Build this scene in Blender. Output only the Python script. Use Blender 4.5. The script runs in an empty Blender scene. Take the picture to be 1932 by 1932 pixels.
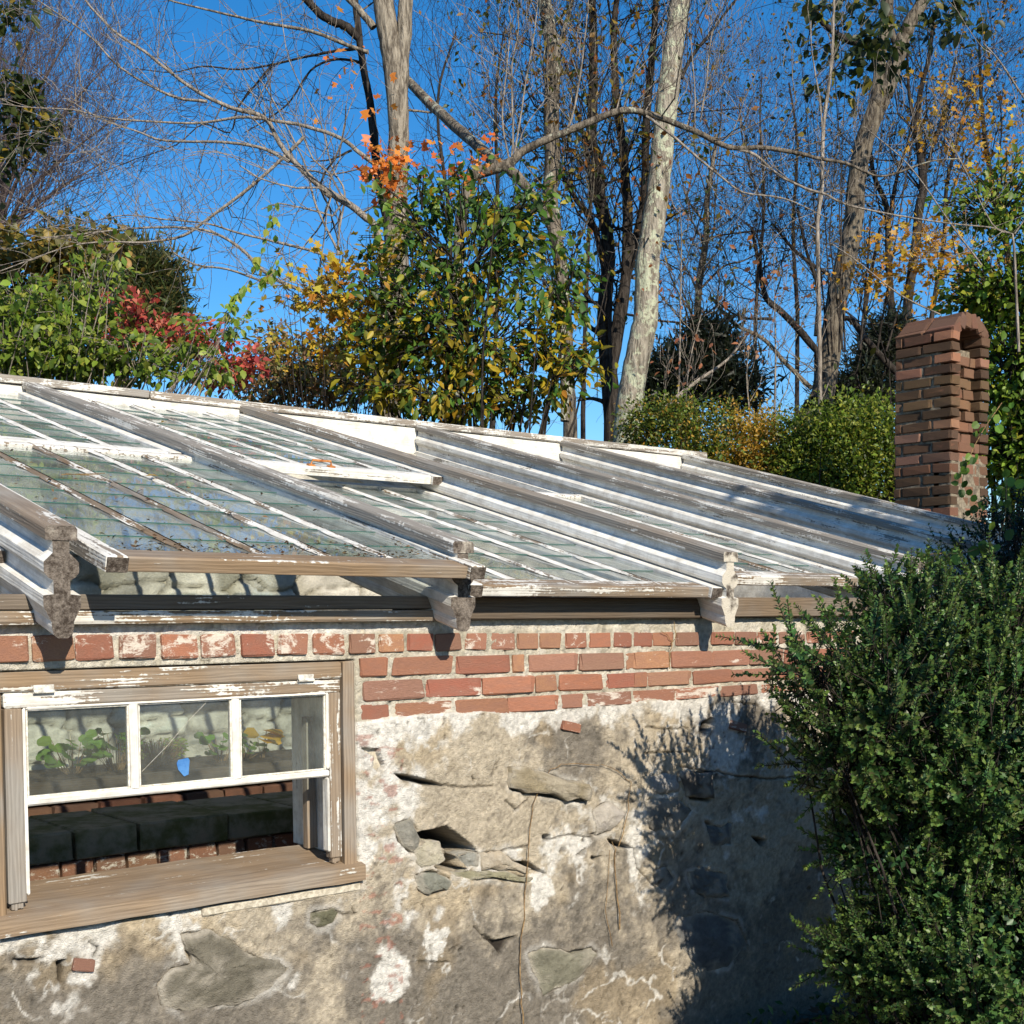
import bpy, bmesh, math, random
import numpy as np
from mathutils import Matrix, Vector
S = bpy.context.scene
COL = S.collection
rng = np.random.default_rng(7)
random.seed(7)

# ------------------------------------------------------------------ camera, world, sun, exposure
C0 = np.array([-1.139, -3.1455, 1.3545]); YAW, PIT, ROL, FOC, PPX, PPY = .6977, -.0556, -.0064, 2443., 966., 1295.
cf = np.array([math.sin(YAW)*math.cos(PIT), math.cos(YAW)*math.cos(PIT), math.sin(PIT)])
cr = np.array([math.cos(YAW), -math.sin(YAW), 0.]); cu = np.cross(cr, cf)
cr, cu = cr*math.cos(ROL)+cu*math.sin(ROL), -cr*math.sin(ROL)+cu*math.cos(ROL)
cam = bpy.data.objects.new('camera', bpy.data.cameras.new('camera')); COL.objects.link(cam)
cam.matrix_world = Matrix(((cr[0], cu[0], -cf[0], C0[0]), (cr[1], cu[1], -cf[1], C0[1]), (cr[2], cu[2], -cf[2], C0[2]), (0, 0, 0, 1)))
cam.data.sensor_width = 36; cam.data.lens = 36*FOC/1932; cam.data.shift_y = (PPY-966)/1932
cam.data.clip_start = .05; cam.data.clip_end = 3000
S.camera = cam

SUN = np.array([.035, .15, -.092]); SUN = SUN/np.linalg.norm(SUN)      # travel direction of sunlight
W = bpy.data.worlds.new('World'); S.world = W; W.use_nodes = True
wn = W.node_tree.nodes; wl = W.node_tree.links
bg = wn['Background']; sky = wn.new('ShaderNodeTexSky'); sky.sky_type = 'NISHITA'; sky.sun_disc = False
sky.sun_elevation = math.asin(-SUN[2]); sky.sun_rotation = math.atan2(-SUN[0], -SUN[1])
sky.altitude = 300; sky.air_density = 1.0; sky.dust_density = .2; sky.ozone_density = 4.0
hs = wn.new('ShaderNodeHueSaturation'); hs.inputs['Saturation'].default_value = 1.32
wl.new(sky.outputs[0], hs.inputs['Color']); wl.new(hs.outputs[0], bg.inputs[0]); bg.inputs[1].default_value = .112
sun = bpy.data.objects.new('sun', bpy.data.lights.new('sun', 'SUN')); COL.objects.link(sun)
sun.data.energy = 4.9; sun.data.angle = math.radians(.53); sun.data.color = (1., .91, .75)
sun.rotation_mode = 'QUATERNION'; sun.rotation_quaternion = Vector(SUN).to_track_quat('-Z', 'Y')
S.render.engine = 'CYCLES'
S.view_settings.view_transform = 'Standard'; S.view_settings.look = 'None'; S.view_settings.exposure = 0.5; S.view_settings.gamma = 1
S.cycles.max_bounces = 8; S.cycles.transparent_max_bounces = 24; S.cycles.diffuse_bounces = 4

# ------------------------------------------------------------------ measuring helpers: a sight line met with a plane of the place
def ray(x, y): return cf+cr*(x-PPX)/FOC-cu*(y-PPY)/FOC
def atY(x, y, Y): d = ray(x, y); return C0+d*((Y-C0[1])/d[1])
def atD(x, y, D): return C0+ray(x, y)*D
def z4(x, y): return (x*.37110, 1169.8+y*.37110)
def z5(x, y): return (641.5+x*.39444, 1169.8+y*.39444)
def z6(x, y): return (1207.5+x*.4531, 1056.6+y*.4531)
def z7(x, y): return (x*.39063, 1660.3+y*.39063)
def z8(x, y): return (1116.9+x*.20313, 1056.6+y*.20313)
def za(x, y): return (x*.3906, y*.3906)
def zb(x, y): return (603.8+x*.42962, y*.42962)
def zc(x, y): return (1207.5+x*.39057, y*.39057)

# ------------------------------------------------------------------ object helpers
def tag(o, label=None, cat=None, group=None, kind=None):
    if label: o['label'] = label
    if cat: o['category'] = cat
    if group: o['group'] = group
    if kind: o['kind'] = kind
    return o
def empty(name, loc, label=None, cat=None, group=None):
    o = bpy.data.objects.new(name, None); COL.objects.link(o); o.location = loc; o.empty_display_size = .1
    return tag(o, label, cat, group)
def wmat(o):
    M = o.matrix_basis.copy() if o.rotation_mode else o.matrix_basis
    return wmat(o.parent) @ M if o.parent else M
def build(name, V, Fc, mat, parent=None, frame=None, smooth=False, col=None, mats=None, fmat=None, props=None):
    """V: world-space vertices; Fc: list of faces or (n,k) int array; frame: local frame of the object"""
    V = np.asarray(V, float).reshape(-1, 3)
    M = frame if frame is not None else Matrix.Translation(Vector((V.min(0)+V.max(0))/2)) @ Matrix.Identity(4)
    Mi = np.array(M.inverted()); L = V @ Mi[:3, :3].T+Mi[:3, 3]
    me = bpy.data.meshes.new(name)
    if isinstance(Fc, np.ndarray):
        n, k = Fc.shape
        me.vertices.add(len(L)); me.vertices.foreach_set('co', L.ravel().astype(np.float32))
        me.loops.add(n*k); me.loops.foreach_set('vertex_index', Fc.ravel().astype(np.int32))
        me.polygons.add(n); me.polygons.foreach_set('loop_start', np.arange(0, n*k, k, dtype=np.int32))
        me.polygons.foreach_set('loop_total', np.full(n, k, dtype=np.int32))
        me.update(calc_edges=True)
    else:
        me.from_pydata([tuple(v) for v in L], [], [tuple(f) for f in Fc]); me.update()
    if smooth: me.polygons.foreach_set('use_smooth', np.ones(len(me.polygons), bool))
    for m in (mats or [mat]): me.materials.append(m)
    if fmat is not None: me.polygons.foreach_set('material_index', np.asarray(fmat, np.int32))
    if col is not None:
        a = me.attributes.new('col', 'FLOAT_COLOR', 'POINT'); c = np.ones((len(L), 4), np.float32); c[:, :3] = col
        a.data.foreach_set('color', c.ravel())
    o = bpy.data.objects.new(name, me); COL.objects.link(o)
    for k_, v_ in (props or {}).items(): o[k_] = v_
    if parent:
        o.parent = parent; o.matrix_basis = wmat(parent).inverted() @ M
    else: o.matrix_basis = M
    return o
BF = [(0, 3, 2, 1), (4, 5, 6, 7), (0, 1, 5, 4), (1, 2, 6, 5), (2, 3, 7, 6), (3, 0, 4, 7)]
class MB:
    def __init__(s): s.V = []; s.F = []; s.m = []
    def add(s, V, F, mi=0):
        b = len(s.V); s.V += [tuple(v) for v in V]; s.F += [tuple(i+b for i in f) for f in F]; s.m += [mi]*len(F)
    def box(s, a, b, M=None, mi=0, bev=0.0, jit=0.0):
        a = np.minimum(a, b)*1. if False else np.array(a, float); b = np.array(b, float)
        if bev > 0:
            bm = bmesh.new(); bmesh.ops.create_cube(bm, size=1)
            d = b-a; c = (a+b)/2
            for v in bm.verts: v.co = Vector((v.co.x*d[0]+c[0], v.co.y*d[1]+c[1], v.co.z*d[2]+c[2]))
            bmesh.ops.bevel(bm, geom=bm.edges[:], offset=bev, segments=1, affect='EDGES')
            V = [np.array(v.co) + (rng.uniform(-jit, jit, 3) if jit else 0) for v in bm.verts]
            bm.verts.index_update(); F = [[v.index for v in f.verts] for f in bm.faces]; bm.free()
        else:
            V = [(x, y, z) for z in (a[2], b[2]) for x, y in ((a[0], a[1]), (b[0], a[1]), (b[0], b[1]), (a[0], b[1]))]; F = BF
        if M is not None: V = [np.array(M @ Vector(v)) for v in V]
        s.add(V, F, mi)
    def prism(s, prof, p0, p1, side, up, mi=0, endmi=None, seg=1, wob=0.0):
        """extrude closed 2D profile (u along side, v along up) from p0 to p1"""
        p0 = np.array(p0, float); p1 = np.array(p1, float); side = np.array(side, float); up = np.array(up, float)
        n = len(prof); V = []
        for k in range(seg+1):
            t = k/seg; w = (rng.uniform(-wob, wob, 2) if 0 < k < seg else (0, 0))
            for (a, b) in prof: V.append(p0+(p1-p0)*t+side*(a+w[0])+up*(b+w[1]))
        F = []; m = []
        for k in range(seg):
            for i in range(n): F.append((k*n+i, k*n+(i+1) % n, (k+1)*n+(i+1) % n, (k+1)*n+i))
        s.add(V, F, mi)
        s.add(V[:n], [tuple(range(n))[::-1]], mi if endmi is None else endmi); s.add(V[-n:], [tuple(range(n))], mi if endmi is None else endmi)
    def tube(s, pts, rad, sides=6, cap=True):
        pts = np.array(pts, float); n = len(pts); V = []
        for i in range(n):
            d = pts[min(i+1, n-1)]-pts[max(i-1, 0)]; d = d/(np.linalg.norm(d)+1e-9)
            a = np.cross(d, (0.12, .2, 1)) if abs(d[2]) < .9 else np.cross(d, (1, 0, .1)); a /= np.linalg.norm(a); b = np.cross(d, a)
            for k in range(sides):
                t = 2*math.pi*k/sides; V.append(pts[i]+(a*math.cos(t)+b*math.sin(t))*rad[i])
        F = [(i*sides+k, i*sides+(k+1) % sides, (i+1)*sides+(k+1) % sides, (i+1)*sides+k) for i in range(n-1) for k in range(sides)]
        s.add(V, F)
        if cap: s.add(V[-sides:], [tuple(range(sides))])
    def build(s, name, mat, parent=None, **k):
        return build(name, s.V, s.F, mat, parent, fmat=(s.m if k.get('mats') else None), **k)

# ------------------------------------------------------------------ numpy noise
def _h(ix, iy, seed):
    n = (ix.astype(np.int64)*374761393+iy.astype(np.int64)*668265263+seed*1442695041) & 0xffffffff
    n = ((n ^ (n >> 13))*1274126177) & 0xffffffff
    return ((n ^ (n >> 16)) & 0xffff)/65535.
def vnoise(x, y, seed=0):
    ix = np.floor(x); iy = np.floor(y); fx = x-ix; fy = y-iy; fx = fx*fx*(3-2*fx); fy = fy*fy*(3-2*fy)
    a = _h(ix, iy, seed); b = _h(ix+1, iy, seed); c = _h(ix, iy+1, seed); d = _h(ix+1, iy+1, seed)
    return (a*(1-fx)+b*fx)*(1-fy)+(c*(1-fx)+d*fx)*fy
def fbm(x, y, f, oct=4, seed=0, g=.5):
    r = 0; a = 1; t = 0
    for i in range(oct): r = r+a*vnoise(x*f+i*17.3, y*f-i*9.1, seed+i); t += a; a *= g; f *= 2.03
    return r/t
def sm(a, b, x): t = np.clip((x-a)/(b-a), 0, 1); return t*t*(3-2*t)

# ------------------------------------------------------------------ materials
class NT:
    def __init__(s, name):
        s.m = bpy.data.materials.new(name); s.m.use_nodes = True; s.t = s.m.node_tree; s.n = s.t.nodes
        s.b = s.n['Principled BSDF']; s.out = s.n['Material Output']
    def new(s, ty, **kw):
        nd = s.n.new('ShaderNode'+ty)
        for k, v in kw.items():
            if k.startswith('i_'): nd.inputs[k[2:].replace('_', ' ')].default_value = v
            else: setattr(nd, k, v)
        return nd
    def l(s, a, b): s.t.links.new(a, b)
    def val(s, x, inp):
        if isinstance(x, (int, float, tuple, list)): inp.default_value = x if not isinstance(x, (tuple, list)) or len(x) == 4 or inp.type == 'VECTOR' else (*x, 1)
        else: s.l(x, inp)
    def math(s, op, a, b=0., c=0.):
        nd = s.new('Math', operation=op); s.val(a, nd.inputs[0]); s.val(b, nd.inputs[1]); s.val(c, nd.inputs[2]); return nd.outputs[0]
    def mix(s, f, a, b, mode='MIX'):
        nd = s.new('Mix', data_type='RGBA', blend_type=mode); s.val(f, nd.inputs[0]); s.val(a, nd.inputs[6]); s.val(b, nd.inputs[7]); return nd.outputs[2]
    def noise(s, vec, scale, detail=4, rough=.55, dist=0.):
        nd = s.new('TexNoise'); nd.inputs['Scale'].default_value = scale; nd.inputs['Detail'].default_value = detail
        nd.inputs['Roughness'].default_value = rough; nd.inputs['Distortion'].default_value = dist; s.l(vec, nd.inputs['Vector']); return nd.outputs[0]
    def ramp(s, f, a, b): # smooth step
        nd = s.new('MapRange', interpolation_type='SMOOTHSTEP'); s.val(f, nd.inputs[0]); s.val(a, nd.inputs[1]); s.val(b, nd.inputs[2]); return nd.outputs[0]
    def coords(s, scale=(1, 1, 1), rnd=True):
        tc = s.new('TexCoord'); mp = s.new('Mapping'); mp.inputs['Scale'].default_value = scale; s.l(tc.outputs['Object'], mp.inputs[0])
        if rnd:
            oi = s.new('ObjectInfo'); m = s.math('MULTIPLY', oi.outputs['Random'], 37.); cx = s.new('CombineXYZ')
            for i in range(3): s.l(m, cx.inputs[i])
            s.l(cx.outputs[0], mp.inputs[1])
        return mp.outputs[0]
    def rand(s): return s.new('ObjectInfo').outputs['Random']
    def oattr(s, name): nd = s.new('Attribute', attribute_type='OBJECT', attribute_name=name); return nd.outputs['Fac']
    def bump(s, h, dist, strength=1.):
        nd = s.new('Bump'); nd.inputs['Distance'].default_value = dist; nd.inputs['Strength'].default_value = strength
        s.l(h, nd.inputs['Height']); s.l(nd.outputs[0], s.b.inputs['Normal']); return nd
    def base(s, c): s.val(c, s.b.inputs['Base Color'])
    def rough(s, r, spec=.3): s.val(r, s.b.inputs['Roughness']); s.b.inputs['Specular IOR Level'].default_value = spec
def wood(name, ax):
    """peeling paint over weathered wood, grain along local axis ax; object props: paint 0..1, warm 0..1, dark"""
    t = NT(name); st = [42., 42., 42.]; st[ax] = 3.2; fine = [230., 230., 230.]; fine[ax] = 7.
    v = t.coords(tuple(st)); vf = t.coords(tuple(fine)); v0 = t.coords((1, 1, 1))
    g1 = t.noise(vf, 1., 5, .6); g2 = t.noise(v, 1., 5, .62, .4); blot = t.noise(v0, 3.2, 3); chip = t.noise(v0, 70., 4, .6)
    wv = t.new('TexWave', wave_type='BANDS', bands_direction='Z' if ax != 2 else 'X'); wv.inputs['Scale'].default_value = 26.; wv.inputs['Distortion'].default_value = 7.
    wv.inputs['Detail'].default_value = 3.; wv.inputs['Detail Scale'].default_value = 1.6
    vw = t.coords(tuple([1.2 if i != ax else .12 for i in range(3)])); t.l(vw, wv.inputs['Vector'])
    grain = t.math('ADD', t.math('MULTIPLY', g1, .78), t.math('MULTIPLY', wv.outputs[1], .22))
    brown = t.mix(grain, (.10, .062, .035), (.34, .235, .14)); grey = t.mix(grain, (.13, .115, .10), (.36, .335, .30))
    w = t.mix(t.math('MULTIPLY', t.oattr('warm'), t.ramp(blot, .25, .6)), grey, brown)
    w = t.mix(t.oattr('dark'), w, t.mix(grain, (.03, .022, .016), (.12, .09, .065)))
    thr = t.math('ADD', t.math('ADD', t.math('ADD', t.math('MULTIPLY', g2, .50), t.math('MULTIPLY', chip, .18)), t.math('MULTIPLY', grain, .18)), t.math('MULTIPLY', blot, .34))
    lo = t.math('SUBTRACT', .86, t.math('MULTIPLY', t.oattr('paint'), .52))
    pm = t.ramp(t.math('SUBTRACT', thr, lo), -.015, .015)
    dirt = t.noise(v0, 14., 4, .7)
    paint = t.mix(t.ramp(dirt, .35, .75), (.77, .755, .71), (.52, .49, .44))
    paint = t.mix(t.math('MULTIPLY', t.ramp(g2, .44, .64), .36), paint, (.40, .375, .34)); paint = t.mix(t.math('MULTIPLY', t.ramp(g1, .50, .66), .35), paint, (.34, .31, .27))
    t.base(t.mix(pm, w, paint)); t.rough(.75, .25)
    h = t.math('ADD', t.math('MULTIPLY', pm, .5), t.math('MULTIPLY', grain, .9)); t.bump(h, .0022, .9)
    return t.m
WOODX, WOODY, WOODZ = wood('peeling_wood_x', 0), wood('peeling_wood_y', 1), wood('peeling_wood_z', 2)
def endgrain():
    t = NT('mouldy_end_grain'); v = t.coords(); a = t.noise(v, 110., 5, .7); b = t.noise(v, 22., 3); c = t.noise(v, 300., 3)
    f = t.ramp(t.math('ADD', t.math('MULTIPLY', a, .6), t.math('MULTIPLY', b, .4)), .36, .66)
    x = t.mix(f, (.045, .034, .027), (.23, .195, .165)); x = t.mix(t.ramp(t.math('ADD', t.math('MULTIPLY', b, .7), t.math('MULTIPLY', t.oattr('endp'), .35)), .56, .72), x, (.55, .50, .42))
    t.base(x); t.rough(.9, .1); t.bump(t.math('ADD', a, c), .004, 1.); return t.m
ENDG = endgrain()
def brickmat():
    t = NT('old_brick'); v = t.coords(); r = t.rand(); n1 = t.noise(v, 2.6, 4); n2 = t.noise(v, 16., 5, .65); n3 = t.noise(v, 60., 3); nl = t.noise(v, 1.7, 6, .68, .5)
    cr_ = t.new('ValToRGB'); e = cr_.color_ramp.elements
    cols = [(0., (.34, .10, .065)), (.16, (.42, .16, .09)), (.32, (.30, .165, .12)), (.48, (.46, .17, .09)), (.62, (.42, .21, .11)), (.76, (.26, .15, .11)), (.88, (.47, .24, .12)), (1., (.36, .13, .09))]
    e[0].position = 0; e[0].color = (*cols[0][1], 1); e[1].position = 1; e[1].color = (*cols[-1][1], 1)
    for p, c in cols[1:-1]: x = e.new(p); x.color = (*c, 1)
    t.l(r, cr_.inputs[0]); c = cr_.outputs[0]
    c = t.mix(t.ramp(n1, .35, .7), c, t.mix(.5, c, (.30, .15, .11))); c = t.mix(t.ramp(n2, .3, .75), t.mix(.35, c, (.12, .05, .035)), c)
    c = t.mix(.10, c, (.48, .34, .27)); r2 = t.math('FRACT', t.math('MULTIPLY', r, 13.7)); c = t.mix(t.math('MULTIPLY', r2, .45), c, (.17, .085, .06)); soot_shade = t.oattr('soot_shade'); c = t.mix(t.math('MULTIPLY', soot_shade, t.ramp(t.math('ADD', n1, t.math('MULTIPLY', r, .25)), .10, .50)), c, (.060, .036, .024))
    c = t.mix(t.math('MULTIPLY', t.oattr('moss'), t.ramp(n2, .3, .6)), c, (.10, .088, .03))
    lime = t.math('SUBTRACT', t.math('ADD', t.math('MULTIPLY', nl, .8), t.math('MULTIPLY', n2, .2)), t.math('SUBTRACT', .76, t.math('MULTIPLY', t.oattr('lime'), .5)))
    c = t.mix(t.ramp(lime, -.03, .06), c, (.62, .55, .48)); t.base(c); t.rough(.85, .2)
    t.bump(t.math('ADD', t.math('MULTIPLY', n2, 1.), t.math('MULTIPLY', n3, .5)), .004, .9); return t.m
BRICK = brickmat()
def colmat(name, rough=.9, n=(60., 5), amp=.25, bumpd=.003, spec=.15, detail2=300., big=(4., .12)):
    t = NT(name); a = t.new('Attribute', attribute_name='col'); v = t.coords(rnd=False); x = t.noise(v, n[0], n[1], .65); y = t.noise(v, detail2, 3); z = t.noise(v, big[0], 3)
    k = t.math('ADD', 1-amp*.5-big[1]*.5, t.math('ADD', t.math('MULTIPLY', x, amp), t.math('MULTIPLY', z, big[1])))
    cx = t.new('CombineColor')
    for i in range(3): t.l(k, cx.inputs[i])
    t.base(t.mix(1., a.outputs['Color'], cx.outputs[0], 'MULTIPLY')); t.rough(rough, spec)
    t.bump(t.math('ADD', x, t.math('MULTIPLY', y, .5)), bumpd, 1.); return t.m
STUCCO = colmat('lime_plaster_wall', amp=.7, n=(75., 6), bumpd=.009)
STONE = colmat('field_stone', amp=.9, n=(50., 6), bumpd=.011)
def simple(name, c1, c2, scale=20., rough=.85, spec=.2, bumpd=.003, stretch=(1, 1, 1), thr=(.35, .65)):
    t = NT(name); v = t.coords(stretch); x = t.noise(v, scale, 5, .65); t.base(t.mix(t.ramp(x, *thr), c1, c2)); t.rough(rough, spec); t.bump(x, bumpd, 1.); return t.m
MORTAR = simple('mortar', (.34, .30, .235), (.56, .51, .42), 60., bumpd=.006)
MOSS = simple('mossy_concrete', (.085, .09, .03), (.25, .21, .15), 9., bumpd=.010)
SOIL = simple('dark_soil', (.03, .022, .015), (.10, .07, .045), 40., bumpd=.012)
GROUND = simple('leaf_strewn_ground', (.035, .03, .018), (.12, .085, .045), 9., bumpd=.02)
RUST = simple('rust', (.30, .10, .03), (.55, .24, .08), 60.)
METAL = simple('painted_hinge', (.35, .33, .30), (.7, .68, .62), 50.)
TAPE = simple('blue_tape', (.045, .15, .38), (.08, .22, .48), 30., bumpd=.001)
NEEDLE = simple('dry_stem', (.14, .085, .04), (.32, .21, .10), 60.)
PUTTY = simple('cracked_putty', (.50, .46, .38), (.76, .73, .66), 80., bumpd=.003)
def glass(name, dirt, dcol, edge=False):
    t = NT(name); t.n.remove(t.b); v = t.coords((1, 1, 1)); vs = t.coords((14, 1.2, 14)); r = t.rand()
    n = t.noise(v, 7., 4); n2 = t.noise(vs, 2.5, 4, .6); n3 = t.noise(v, 90., 4, .7)
    d = t.math('ADD', t.math('MULTIPLY', t.ramp(n, .30, .70), .35), t.math('ADD', t.math('MULTIPLY', t.ramp(n2, .3, .7), .25), t.math('ADD', t.math('MULTIPLY', n3, .2), t.math('MULTIPLY', t.math('POWER', r, 2.), .65))))
    d = t.math('MINIMUM', t.math('MULTIPLY', d, dirt), 1.)
    tr = t.new('BsdfTransparent'); tr.inputs[0].default_value = (.93, .965, .95, 1); gl = t.new('BsdfGlossy'); gl.inputs['Roughness'].default_value = .02
    fr = t.new('Fresnel'); ge = t.new('NewGeometry'); io = t.new('MapRange'); t.l(ge.outputs['Backfacing'], io.inputs[0]); io.inputs[3].default_value = 1.5; io.inputs[4].default_value = 1/1.5; t.l(io.outputs[0], fr.inputs[0]); mx = t.new('MixShader'); t.l(fr.outputs[0], mx.inputs[0]); t.l(tr.outputs[0], mx.inputs[1]); t.l(gl.outputs[0], mx.inputs[2])
    df = t.new('BsdfDiffuse'); df.inputs[0].default_value = (*dcol, 1); m2 = t.new('MixShader'); t.l(d, m2.inputs[0]); t.l(mx.outputs[0], m2.inputs[1]); t.l(df.outputs[0], m2.inputs[2])
    bp = t.new('Bump'); bp.inputs['Distance'].default_value = .0008; bp.inputs['Strength'].default_value = .25; t.l(t.noise(v, 5., 1), bp.inputs['Height']); t.l(bp.outputs[0], gl.inputs['Normal'])
    t.l(m2.outputs[0], t.out.inputs[0]); return t.m
GLASS_R = glass('dirty_roof_glass', .28, (.50, .54, .51)); GLASS_W = glass('window_glass', .09, (.45, .45, .42))
t = NT('green_glass_edge'); t.base((.03, .10, .085)); t.rough(.3, .5); GEDGE = t.m
def leafmat(name, trans=.35, rough=.45, spec=.35):
    t = NT(name); a = t.new('Attribute', attribute_name='col'); t.base(a.outputs['Color']); t.rough(rough, spec)
    tl = t.new('BsdfTranslucent'); t.l(t.mix(.35, a.outputs['Color'], (.9, .8, .25), 'SOFT_LIGHT'), tl.inputs[0]); mx = t.new('MixShader'); mx.inputs[0].default_value = trans
    t.l(t.b.outputs[0], mx.inputs[1]); t.l(tl.outputs[0], mx.inputs[2]); t.l(mx.outputs[0], t.out.inputs[0]); return t.m
LEAF = leafmat('leaf', .45); LEAFG = leafmat('glossy_leaf', .25, .42, .35)
def bark(name, c1, c2, lichen=None, sc=9., lo=.50):
    t = NT(name); v = t.coords((6, 6, 1.1)); v1 = t.coords((1, 1, 1)); x = t.noise(v, sc/2, 6, .65, .4); b = t.noise(v1, 5.5, 4, .6); c = t.mix(t.ramp(x, .36, .62), c1, c2)
    if lichen: c = t.mix(t.ramp(t.math('ADD', t.math('MULTIPLY', t.noise(v1, 9., 5, .7), .75), t.math('MULTIPLY', t.noise(v1, 1.2, 1), .25)), lo, lo+.05), c, lichen)
    t.base(c); t.rough(.95, .1); t.bump(x, .05, 1.); return t.m
BARK_G = bark('grey_furrowed_bark', (.10, .082, .064), (.33, .285, .225)); BARK_L = bark('lichened_bark', (.15, .13, .10), (.36, .32, .26), (.44, .455, .33), lo=.50)
BARK_D = bark('dark_bark', (.018, .015, .013), (.06, .05, .043)); BARK_F = bark('grey_brown_bark', (.05, .04, .032), (.20, .17, .13))
BARK_T = bark('pale_twig_bark', (.16, .135, .11), (.36, .31, .26))
BARK_P = bark('purple_grey_twigs', (.06, .048, .05), (.16, .125, .125)); BARK_M = bark('patchy_bark', (.06, .05, .04), (.22, .185, .145), (.38, .38, .30), lo=.55)

# ------------------------------------------------------------------ ground
def gz(x, y):
    low = -.27; up = 1.85
    t = sm(3.3, 4.0, y)*sm(-30, -28, x); z = low+(up-low)*t
    side = sm(6.3, 8.0, x)*sm(.0, 3.5, y)*(1-t); z = z+side*(up-low)*.8
    foot = (x > -4.2) & (x < 6.15) & (y > .2) & (y < 3.62); z = np.where(foot, -.6, z)
    return z+np.where(foot, 0, .03*(vnoise(x*3, y*3, 5)-.5)+.6*sm(8, 40, y)*(vnoise(x*.12, y*.12, 9)))
xs = np.concatenate([[-900, -200, -60, -30], np.linspace(-12, 14, 131), [20, 30, 60, 200, 900]])
ys = np.concatenate([[-900, -200, -60, -20, -10], np.linspace(-5, 8, 66), [12, 20, 40, 80, 200, 900]])
X, Y = np.meshgrid(xs, ys); Z = gz(X, Y); nx, ny = len(xs), len(ys)
q = (np.arange(ny-1)[:, None]*nx+np.arange(nx-1)[None]).ravel(); FQ = np.stack([q, q+1, q+1+nx, q+nx], 1)
tag(build('ground', np.stack([X, Y, Z], -1).reshape(-1, 3), FQ, GROUND, smooth=True), kind='structure')

# ------------------------------------------------------------------ greenhouse
GH = empty('greenhouse', (3., 1.8, -.27), 'old lean-to glass greenhouse with peeling white rafters on a crumbling brick and stone wall', 'greenhouse')
WY = .095                                     # face of the mortar
YF, ZF, SL, SP = -.06, 1.5746, math.radians(15.25), 1.22
U = np.array([0, math.cos(SL), math.sin(SL)])  # up the roof
NRM = np.array([0, -math.sin(SL), math.cos(SL)])
RF = Matrix.Translation((0, YF, ZF)) @ Matrix.Rotation(SL, 4, 'X')
TL = 3.56/math.cos(SL)
def roofM(x, t, h=0.): return RF @ Matrix.Translation((x, t, -h))

# --- front wall: one displaced sheet with plaster, whitewash, sockets and holes
WX0, WX1, WZ0, WZ1 = -.072, .968, .555, 1.222
def polyXZ(pts, fn, Y=WY): return np.array([atY(*fn(*p), Y)[[0, 2]] for p in pts])
def sdf(P, x, z):
    """signed distance, negative inside"""
    n = len(P); d = np.full(x.shape, 1e9); ins = np.zeros(x.shape, bool)
    for i in range(n):
        a = P[i]; b = P[(i+1) % n]; e = b-a; wx = x-a[0]; wz = z-a[1]; t = np.clip((wx*e[0]+wz*e[1])/(e@e+1e-12), 0, 1)
        d = np.minimum(d, np.hypot(wx-e[0]*t, wz-e[1]*t))
        c = ((a[1] <= z) != (b[1] <= z)) & (x < a[0]+(z-a[1])*e[0]/(e[1]+1e-12)); ins ^= c
    return np.where(ins, -d, d)
STONES = [  # polygon, view, proud (m), colour, thickness
 ([(880, 260), (1000, 240), (1100, 290), (1180, 350), (1300, 390), (1380, 430), (1300, 520), (1180, 580), (1000, 610), (880, 630), (780, 600), (770, 500), (830, 430), (930, 400), (900, 340)], z7, .012, (.15, .135, .105)),
 ([(1505, 160), (1600, 135), (1635, 150), (1600, 200), (1540, 225), (1500, 205)], z7, .010, (.12, .115, .075)),
 ([(890, 1600), (960, 1560), (1100, 1590), (1200, 1570), (1225, 1600), (1150, 1700), (1060, 1750), (980, 1790), (930, 1700)], z5, .010, (.19, .18, .135)),
 ([(340, 1100), (400, 1062), (460, 1065), (490, 1120), (480, 1150), (380, 1170)], z5, .030, (.42, .38, .29)),
 ([(250, 970), (330, 940), (365, 1000), (380, 1060), (340, 1110), (290, 1080)], z5, .018, (.22, .21, .18)),
 ([(350, 1215), (430, 1200), (520, 1240), (500, 1280), (430, 1305), (370, 1270)], z5, .025, (.20, .20, .165)),
 ([(550, 1125), (650, 1110), (665, 1180), (600, 1182)], z5, .012, (.24, .235, .21)),
 ([(665, 1120), (760, 1110), (900, 1180), (880, 1195), (680, 1200)], z5, .018, (.44, .37, .28)),
 ([(520, 1200), (700, 1210), (900, 1225), (890, 1243), (700, 1238), (560, 1228)], z5, .020, (.26, .24, .16)),
 ([(810, 700), (900, 710), (1165, 790), (1170, 860), (1000, 835), (810, 800)], z5, .045, (.27, .225, .15)),
 ([(1210, 910), (1290, 870), (1360, 930), (1300, 1000), (1230, 1020)], z5, .014, (.38, .345, .31)),
 ([(1480, 750), (1540, 735), (1615, 750), (1618, 820), (1540, 835), (1475, 810)], z5, .012, (.34, .32, .30)),
 ([(165, 885), (290, 880), (300, 990), (190, 980)], z6, .030, (.13, .115, .10)),
 ([(20, 1000), (150, 990), (210, 1040), (150, 1130), (40, 1120)], z6, .014, (.15, .14, .125)),
 ([(262, 1090), (330, 1110), (380, 1095), (380, 1180), (300, 1190)], z6, .010, (.13, .13, .13)),
 ([(195, 1300), (260, 1285), (355, 1310), (365, 1400), (270, 1405), (215, 1370)], z6, .016, (.13, .13, .125)),
 ([(60, 1290), (110, 1280), (138, 1320), (100, 1372), (55, 1350)], z6, .010, (.10, .10, .10)),
 ([(150, 1500), (260, 1460), (400, 1500), (440, 1600), (360, 1690), (230, 1700), (160, 1600)], z6, .014, (.12, .12, .12)),
]
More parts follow.
